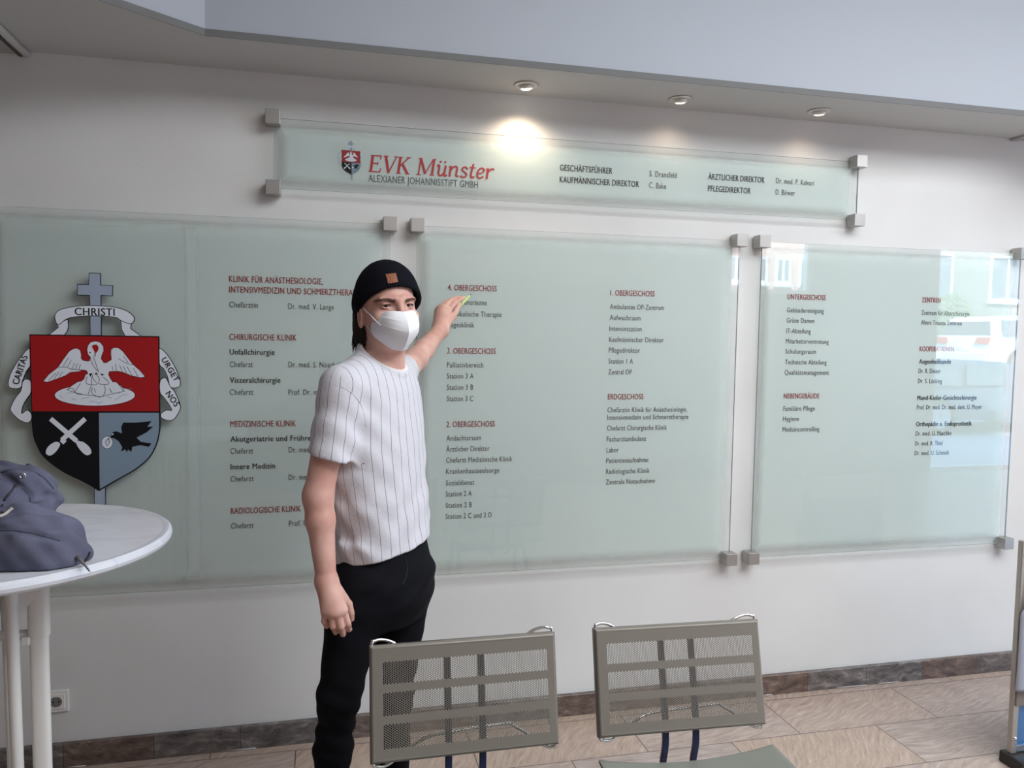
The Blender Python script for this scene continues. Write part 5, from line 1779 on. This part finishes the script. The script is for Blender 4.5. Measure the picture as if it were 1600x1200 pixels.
lk(m, ramp(m, nj.outputs[0], [(0.3, srgb(82, 83, 102)), (0.7, srgb(104, 105, 126))]).outputs[0], bsdf(m).inputs['Base Color'])
jk = tag(link('jacket', me, M['jacket']), 'crumpled grey-blue jacket lying rolled up on the white standing table', 'jacket')
M['zip_dark'] = mat('zip_dark', srgb(60, 58, 66), 0.5, 0.4)
M['zip_tape'] = mat('zip_light', srgb(206, 200, 190), 0.5)
def jtube(name, pts, r, mm, off):
    p = [q for q in (jhit(x, y, off) for x, y in pts) if q is not None]
    if len(p) > 1:
        return link(name, MB().tube(spline(p, 5), r, n=8).mesh(name, smooth=True), M[mm], jk)
jtube('zip', [(25, 758), (16, 770), (8, 780), (4, 790), (4, 800)], 0.0022, 'zip_dark', 0.002)
jtube('zip_end', [(141, 851), (140, 862), (137, 870), (132, 876)], 0.0024, 'zip_dark', 0.001)
p = jhit(35, 744, 0.002)
if p is not None:
    link('eyelet', MB().tube([p+np.array((0.0055*math.cos(a), -0.001, 0.0055*math.sin(a))) for a in np.linspace(0, 2*PI, 16, endpoint=False)], 0.0018, n=8, close=True).mesh('eyelet', smooth=True), M['chrome'], jk)
p0 = jhit(119, 869, 0.003)
if p0 is None: p0 = at(121, 872, Y=-1.33)
p1 = at(128, 878, Z=TZ+0.010)
p2 = at(140, 892, Z=TZ+0.004)
link('zip_puller', MB().tube([p0, p1, p1*0.5+p2*0.5, p2], [0.005, 0.0035, 0.0022, 0.002], n=8).mesh('zip_puller', smooth=True), M['steel'], jk)
M['jacket_seam'] = mat('jacket_seam', srgb(70, 71, 88), 0.9)
jtube('seam', [(0, 829), (22, 829), (44, 832), (66, 837), (94, 845)], 0.0016, 'jacket_seam', -0.0003)
jtube('collar_seam', [(2, 738), (22, 733), (44, 735), (60, 741), (74, 752), (84, 764)], 0.0020, 'jacket_seam', -0.0003)
jtube('pocket_seam', [(26, 760), (38, 766), (46, 776), (48, 785)], 0.0016, 'jacket_seam', -0.0003)
jtube('lining_edge', [(0, 808), (8, 804), (15, 798), (20, 794)], 0.0032, 'zip_tape', 0.002)

# ================================================================== outside, seen only as a reflection
M['asphalt'] = mat('asphalt', (0.20, 0.20, 0.21, 1), 0.9)
M['paving'] = mat('paving', (0.34, 0.36, 0.40, 1), 0.85)
struct('floor_outside_paving', MB().box(-6, 40, -11.0, YB-0.15, -0.15, -0.02).mesh('floor_outside_paving'), M['paving'])
struct('floor_outside_street', MB().box(-6, 60, -24.0, -11.0, -0.15, 0.75).mesh('floor_outside_street'), M['asphalt'])
m = M['brick'] = mat('pale_brick', (0.5, 0.3, 0.25, 1), 0.85)
bt = nd(m, 'ShaderNodeTexBrick')
bt.inputs['Color1'].default_value = srgb(196, 150, 132)
bt.inputs['Color2'].default_value = srgb(214, 172, 152)
bt.inputs['Mortar'].default_value = srgb(220, 205, 195)
bt.inputs['Scale'].default_value = 3.0
mpb = nd(m, 'ShaderNodeMapping')
mpb.inputs['Rotation'].default_value = (PI/2, 0, 0)
lk(m, nd(m, 'ShaderNodeTexCoord').outputs['Object'], mpb.inputs['Vector'])
lk(m, mpb.outputs[0], bt.inputs['Vector'])
lk(m, bt.outputs['Color'], bsdf(m).inputs['Base Color'])
M['render_grey'] = mat('grey_render', srgb(150, 151, 140), 0.85)
M['win_dark'] = mat('house_glass', srgb(120, 130, 134), 0.1)
M['win_white'] = mat('window_white', (0.85, 0.85, 0.85, 1), 0.5)
def house(name, label, x0, x1, y, z1, mm, wins):
    t = thing(name, label, 'building', ((x0+x1)/2, y, 0.55))
    link('facade', MB().box(x0, x1, y-6, y, 0.5, z1).mesh('facade'), M[mm], t)
    link('roof', MB().add([(x0-.3, y+.3, z1), (x1+.3, y+.3, z1), (x1+.3, y-6.3, z1), (x0-.3, y-6.3, z1), (x0-.3, y-3, z1+2.2), (x1+.3, y-3, z1+2.2)],
                          [(0, 1, 5, 4), (2, 3, 4, 5), (0, 4, 3), (1, 2, 5), (0, 3, 2, 1)]).mesh('roof'), mat('roof_tiles', srgb(120, 74, 60), 0.8), t)
    for (wx, wz, ww, wh) in wins:
        f = MB()
        for a in ((wx-ww/2, wx+ww/2, wz, wz+.10), (wx-ww/2, wx+ww/2, wz+wh-.10, wz+wh), (wx-ww/2, wx-ww/2+.10, wz+.1, wz+wh-.1), (wx+ww/2-.10, wx+ww/2, wz+.1, wz+wh-.1), (wx-.05, wx+.05, wz+.1, wz+wh-.1)):
            f.box(a[0], a[1], y, y+.07, a[2], a[3])
        f.box(wx-ww/2-.05, wx+ww/2+.05, y, y+.14, wz-.12, wz)
        w = link('window', f.mesh('window'), M['win_white'], t)
        link('pane', MB().box(wx-ww/2+.09, wx+ww/2-.09, y+.005, y+.035, wz+.09, wz+wh-.09).mesh('pane'), M['win_dark'], w)
    return t
house('brick_house', 'pinkish brick house with white windows, mirrored at the sign\'s top left', 3.0, 19.3, -24.2, 9.0, 'brick',
      [(17.18+1.0*k, z, 0.66, 1.0) for z in (3.66, 6.2) for k in range(-10, 2)])
house('grey_house', 'pale grey rendered house mirrored above the parked white car', 20.6, 44.0, -22.6, 9.0, 'render_grey',
      [(x, z, 1.7, 1.75) for z in (3.15, 6.3) for x in (22.6, 26.0, 29.4, 33.0, 37.0)])
gw = thing('garden_wall', 'low pale garden wall in courses behind the mirrored white car', 'wall', (30, -18.4, 0.55))
for i in range(3):
    link('course', MB().box(19.6, 40, -18.7, -18.45-0.0+0.03*(2-i), 0.55+0.55*i, 0.55+0.55*(i+1)-0.04).mesh('course'), M['render_grey'], gw)
def bush(label, c, r, seed):
    rnd = random.Random(seed)
    bm = bmesh.new()
    for k in range(1500):
        d = Vector((rnd.gauss(0, 1), rnd.gauss(0, 1), rnd.gauss(0, 1))).normalized()
        p = Vector((c[0]+d.x*r[0]*rnd.uniform(.7, 1), c[1]+d.y*r[1]*rnd.uniform(.7, 1), c[2]+d.z*r[2]*rnd.uniform(.7, 1)))
        bmesh.ops.create_icosphere(bm, subdivisions=1, radius=rnd.uniform(.04, .10), matrix=Matrix.Translation(p))
    me = bpy.data.meshes.new('bush')
    bm.to_mesh(me)
    bm.free()
    o = thing('bush', label, 'bush', (c[0], c[1], 0.55))
    link('foliage', me, mat('leaf_green', srgb(120, 136, 104), 0.8), o)
    link('stem', MB().tube([(c[0], c[1], 0.5), (c[0], c[1], c[2])], 0.08).mesh('stem'), mat('bark', srgb(90, 74, 60), 0.9), o)
bush('green bush mirrored to the left of the parked white car', (18.3, -17.0, 2.0), (0.7, 0.7, 1.0), 5)
bush('green shrub mirrored beside the brick house', (16.6, -20.5, 3.0), (0.9, 0.9, 2.2), 6)

def car(label, x, y, z, paint, s=1.0):
    """estate car pointing along +X; x = rear end, y = side nearest the building"""
    t = thing('car', label, 'car', (x+2.3, y-0.9, z))
    t.rotation_euler = (0, 0, 0)
    P = mat('car_paint', paint, 0.25, 0.0, 0.6)
    L, Wd, Hh = 4.6, 1.80, 1.50*s
    prof = [(0.02, .30), (0.0, .62), (0.06, .92), (0.22, 1.36), (0.42, 1.46), (1.4, 1.50), (2.3, 1.46), (2.75, 1.30), (3.3, 0.98), (4.2, 0.86), (4.52, 0.72), (4.6, 0.45), (4.5, .28)]
    prof = [(a, b*s) for a, b in prof]
    body_ = MB()
    def half_w(h):
        return (Wd/2 if h < 0.95*s else Wd/2-(h-0.95*s)/(0.55*s)*0.24)
    n = len(prof)
    v = []
    for sd in (1, -1):
        for a, b in prof:
            v.append((x+a, y-Wd/2+sd*half_w(b), z+b))
    body_.add(v, [tuple(range(n)), tuple(range(2*n-1, n-1, -1))]+[(k, n+k, n+(k+1) % n, (k+1) % n) for k in range(n)])
    me = body_.mesh('body', bevel=0.05, seg=3)
    link('body', smooth_by_angle(me, 0.7), P, t)
    G_ = mat('car_glass', srgb(88, 100, 108), 0.06)
    def plate(name, pts, material, nrm, par=t):
        nrm = Vector(nrm).normalized()*0.012
        a = [Vector(p) for p in pts]
        m2 = MB().add([tuple(p+nrm) for p in a]+[tuple(p-nrm*0.5) for p in a], [tuple(range(len(a)))[::-1], tuple(range(len(a), 2*len(a)))]+[(k, (k+1) % len(a), len(a)+(k+1) % len(a), len(a)+k) for k in range(len(a))])
        return link(name, m2.mesh(name), material, par)
    hw = lambda b: half_w(b*s)-0.06
    plate('rear_window', [(x+.085, y-Wd/2+hw(.98), z+.98*s), (x+.085, y-Wd/2-hw(.98), z+.98*s), (x+.205, y-Wd/2-hw(1.32), z+1.32*s), (x+.205, y-Wd/2+hw(1.32), z+1.32*s)], G_, (-1, 0, .3))
    for sd in (1, -1):
        Y0 = lambda b: y-Wd/2+sd*half_w(b*s)
        for a0, a1, c0, c1 in ((0.42, 1.30, 0.36, 1.30), (1.38, 2.12, 1.38, 2.12), (2.20, 3.00, 2.20, 2.62)):
            plate('side_window', [(x+a0, Y0(.98), z+.98*s), (x+a1, Y0(.98), z+.98*s), (x+c1, Y0(1.36), z+1.36*s), (x+c0+.12, Y0(1.36), z+1.36*s)], G_, (0, sd, .4))
        plate('tail_light', [(x-.01, Y0(.85)-sd*.03, z+.76*s), (x-.01, Y0(.85)-sd*.46, z+.78*s), (x+.03, Y0(.85)-sd*.42, z+.92*s), (x+.06, Y0(.9)-sd*.03, z+.93*s)], mat('tail_red', srgb(196, 60, 50), 0.3), (-1, 0, 0))
        for wx in (0.85, 3.65):
            w = link('wheel', MB().lathe([(0.20, -.10), (0.31, -.11), (0.325, -.06), (0.325, .06), (0.31, .11), (0.20, .10)], c=(x+wx, y-Wd/2+sd*(Wd/2-.09), z+.325), axis='y', n=28).mesh('wheel', smooth=True), mat('tyre', (0.02, 0.02, 0.02, 1), 0.8), t)
            link('rim', MB().lathe([(0.03, -.095), (0.20, -.115), (0.20, .115), (0.03, .095)], c=(x+wx, y-Wd/2+sd*(Wd/2-.085), z+.325), axis='y', n=20).mesh('rim'), M['steel'], w)
    plate('windscreen', [(x+2.80, y-Wd/2+hw(1.28), z+1.30*s), (x+2.80, y-Wd/2-hw(1.28), z+1.30*s), (x+3.28, y-Wd/2-hw(1.0), z+1.02*s), (x+3.28, y-Wd/2+hw(1.0), z+1.02*s)], G_, (.5, 0, 1))
    plate('number_plate', [(x-.005, y-Wd/2+.26, z+.60*s), (x-.005, y-Wd/2-.26, z+.60*s), (x+.0, y-Wd/2-.26, z+.71*s), (x+.0, y-Wd/2+.26, z+.71*s)], M['win_white'], (-1, 0, 0))
    link('rear_bumper', MB().box(x-.05, x+.1, y-Wd+.08, y-.08, z+.32*s, z+.56*s).mesh('rear_bumper', bevel=.04), P, t)
    return t
cx_ = 14.95+1.0
car('white estate car parked outside, mirrored in the rightmost sign', 15.85, -13.0, 0.75, (0.86, 0.86, 0.86, 1))
car('dark grey-blue car outside, mirrored below the white car', 9.3, -8.2, -0.02, srgb(70, 84, 98), 0.86)
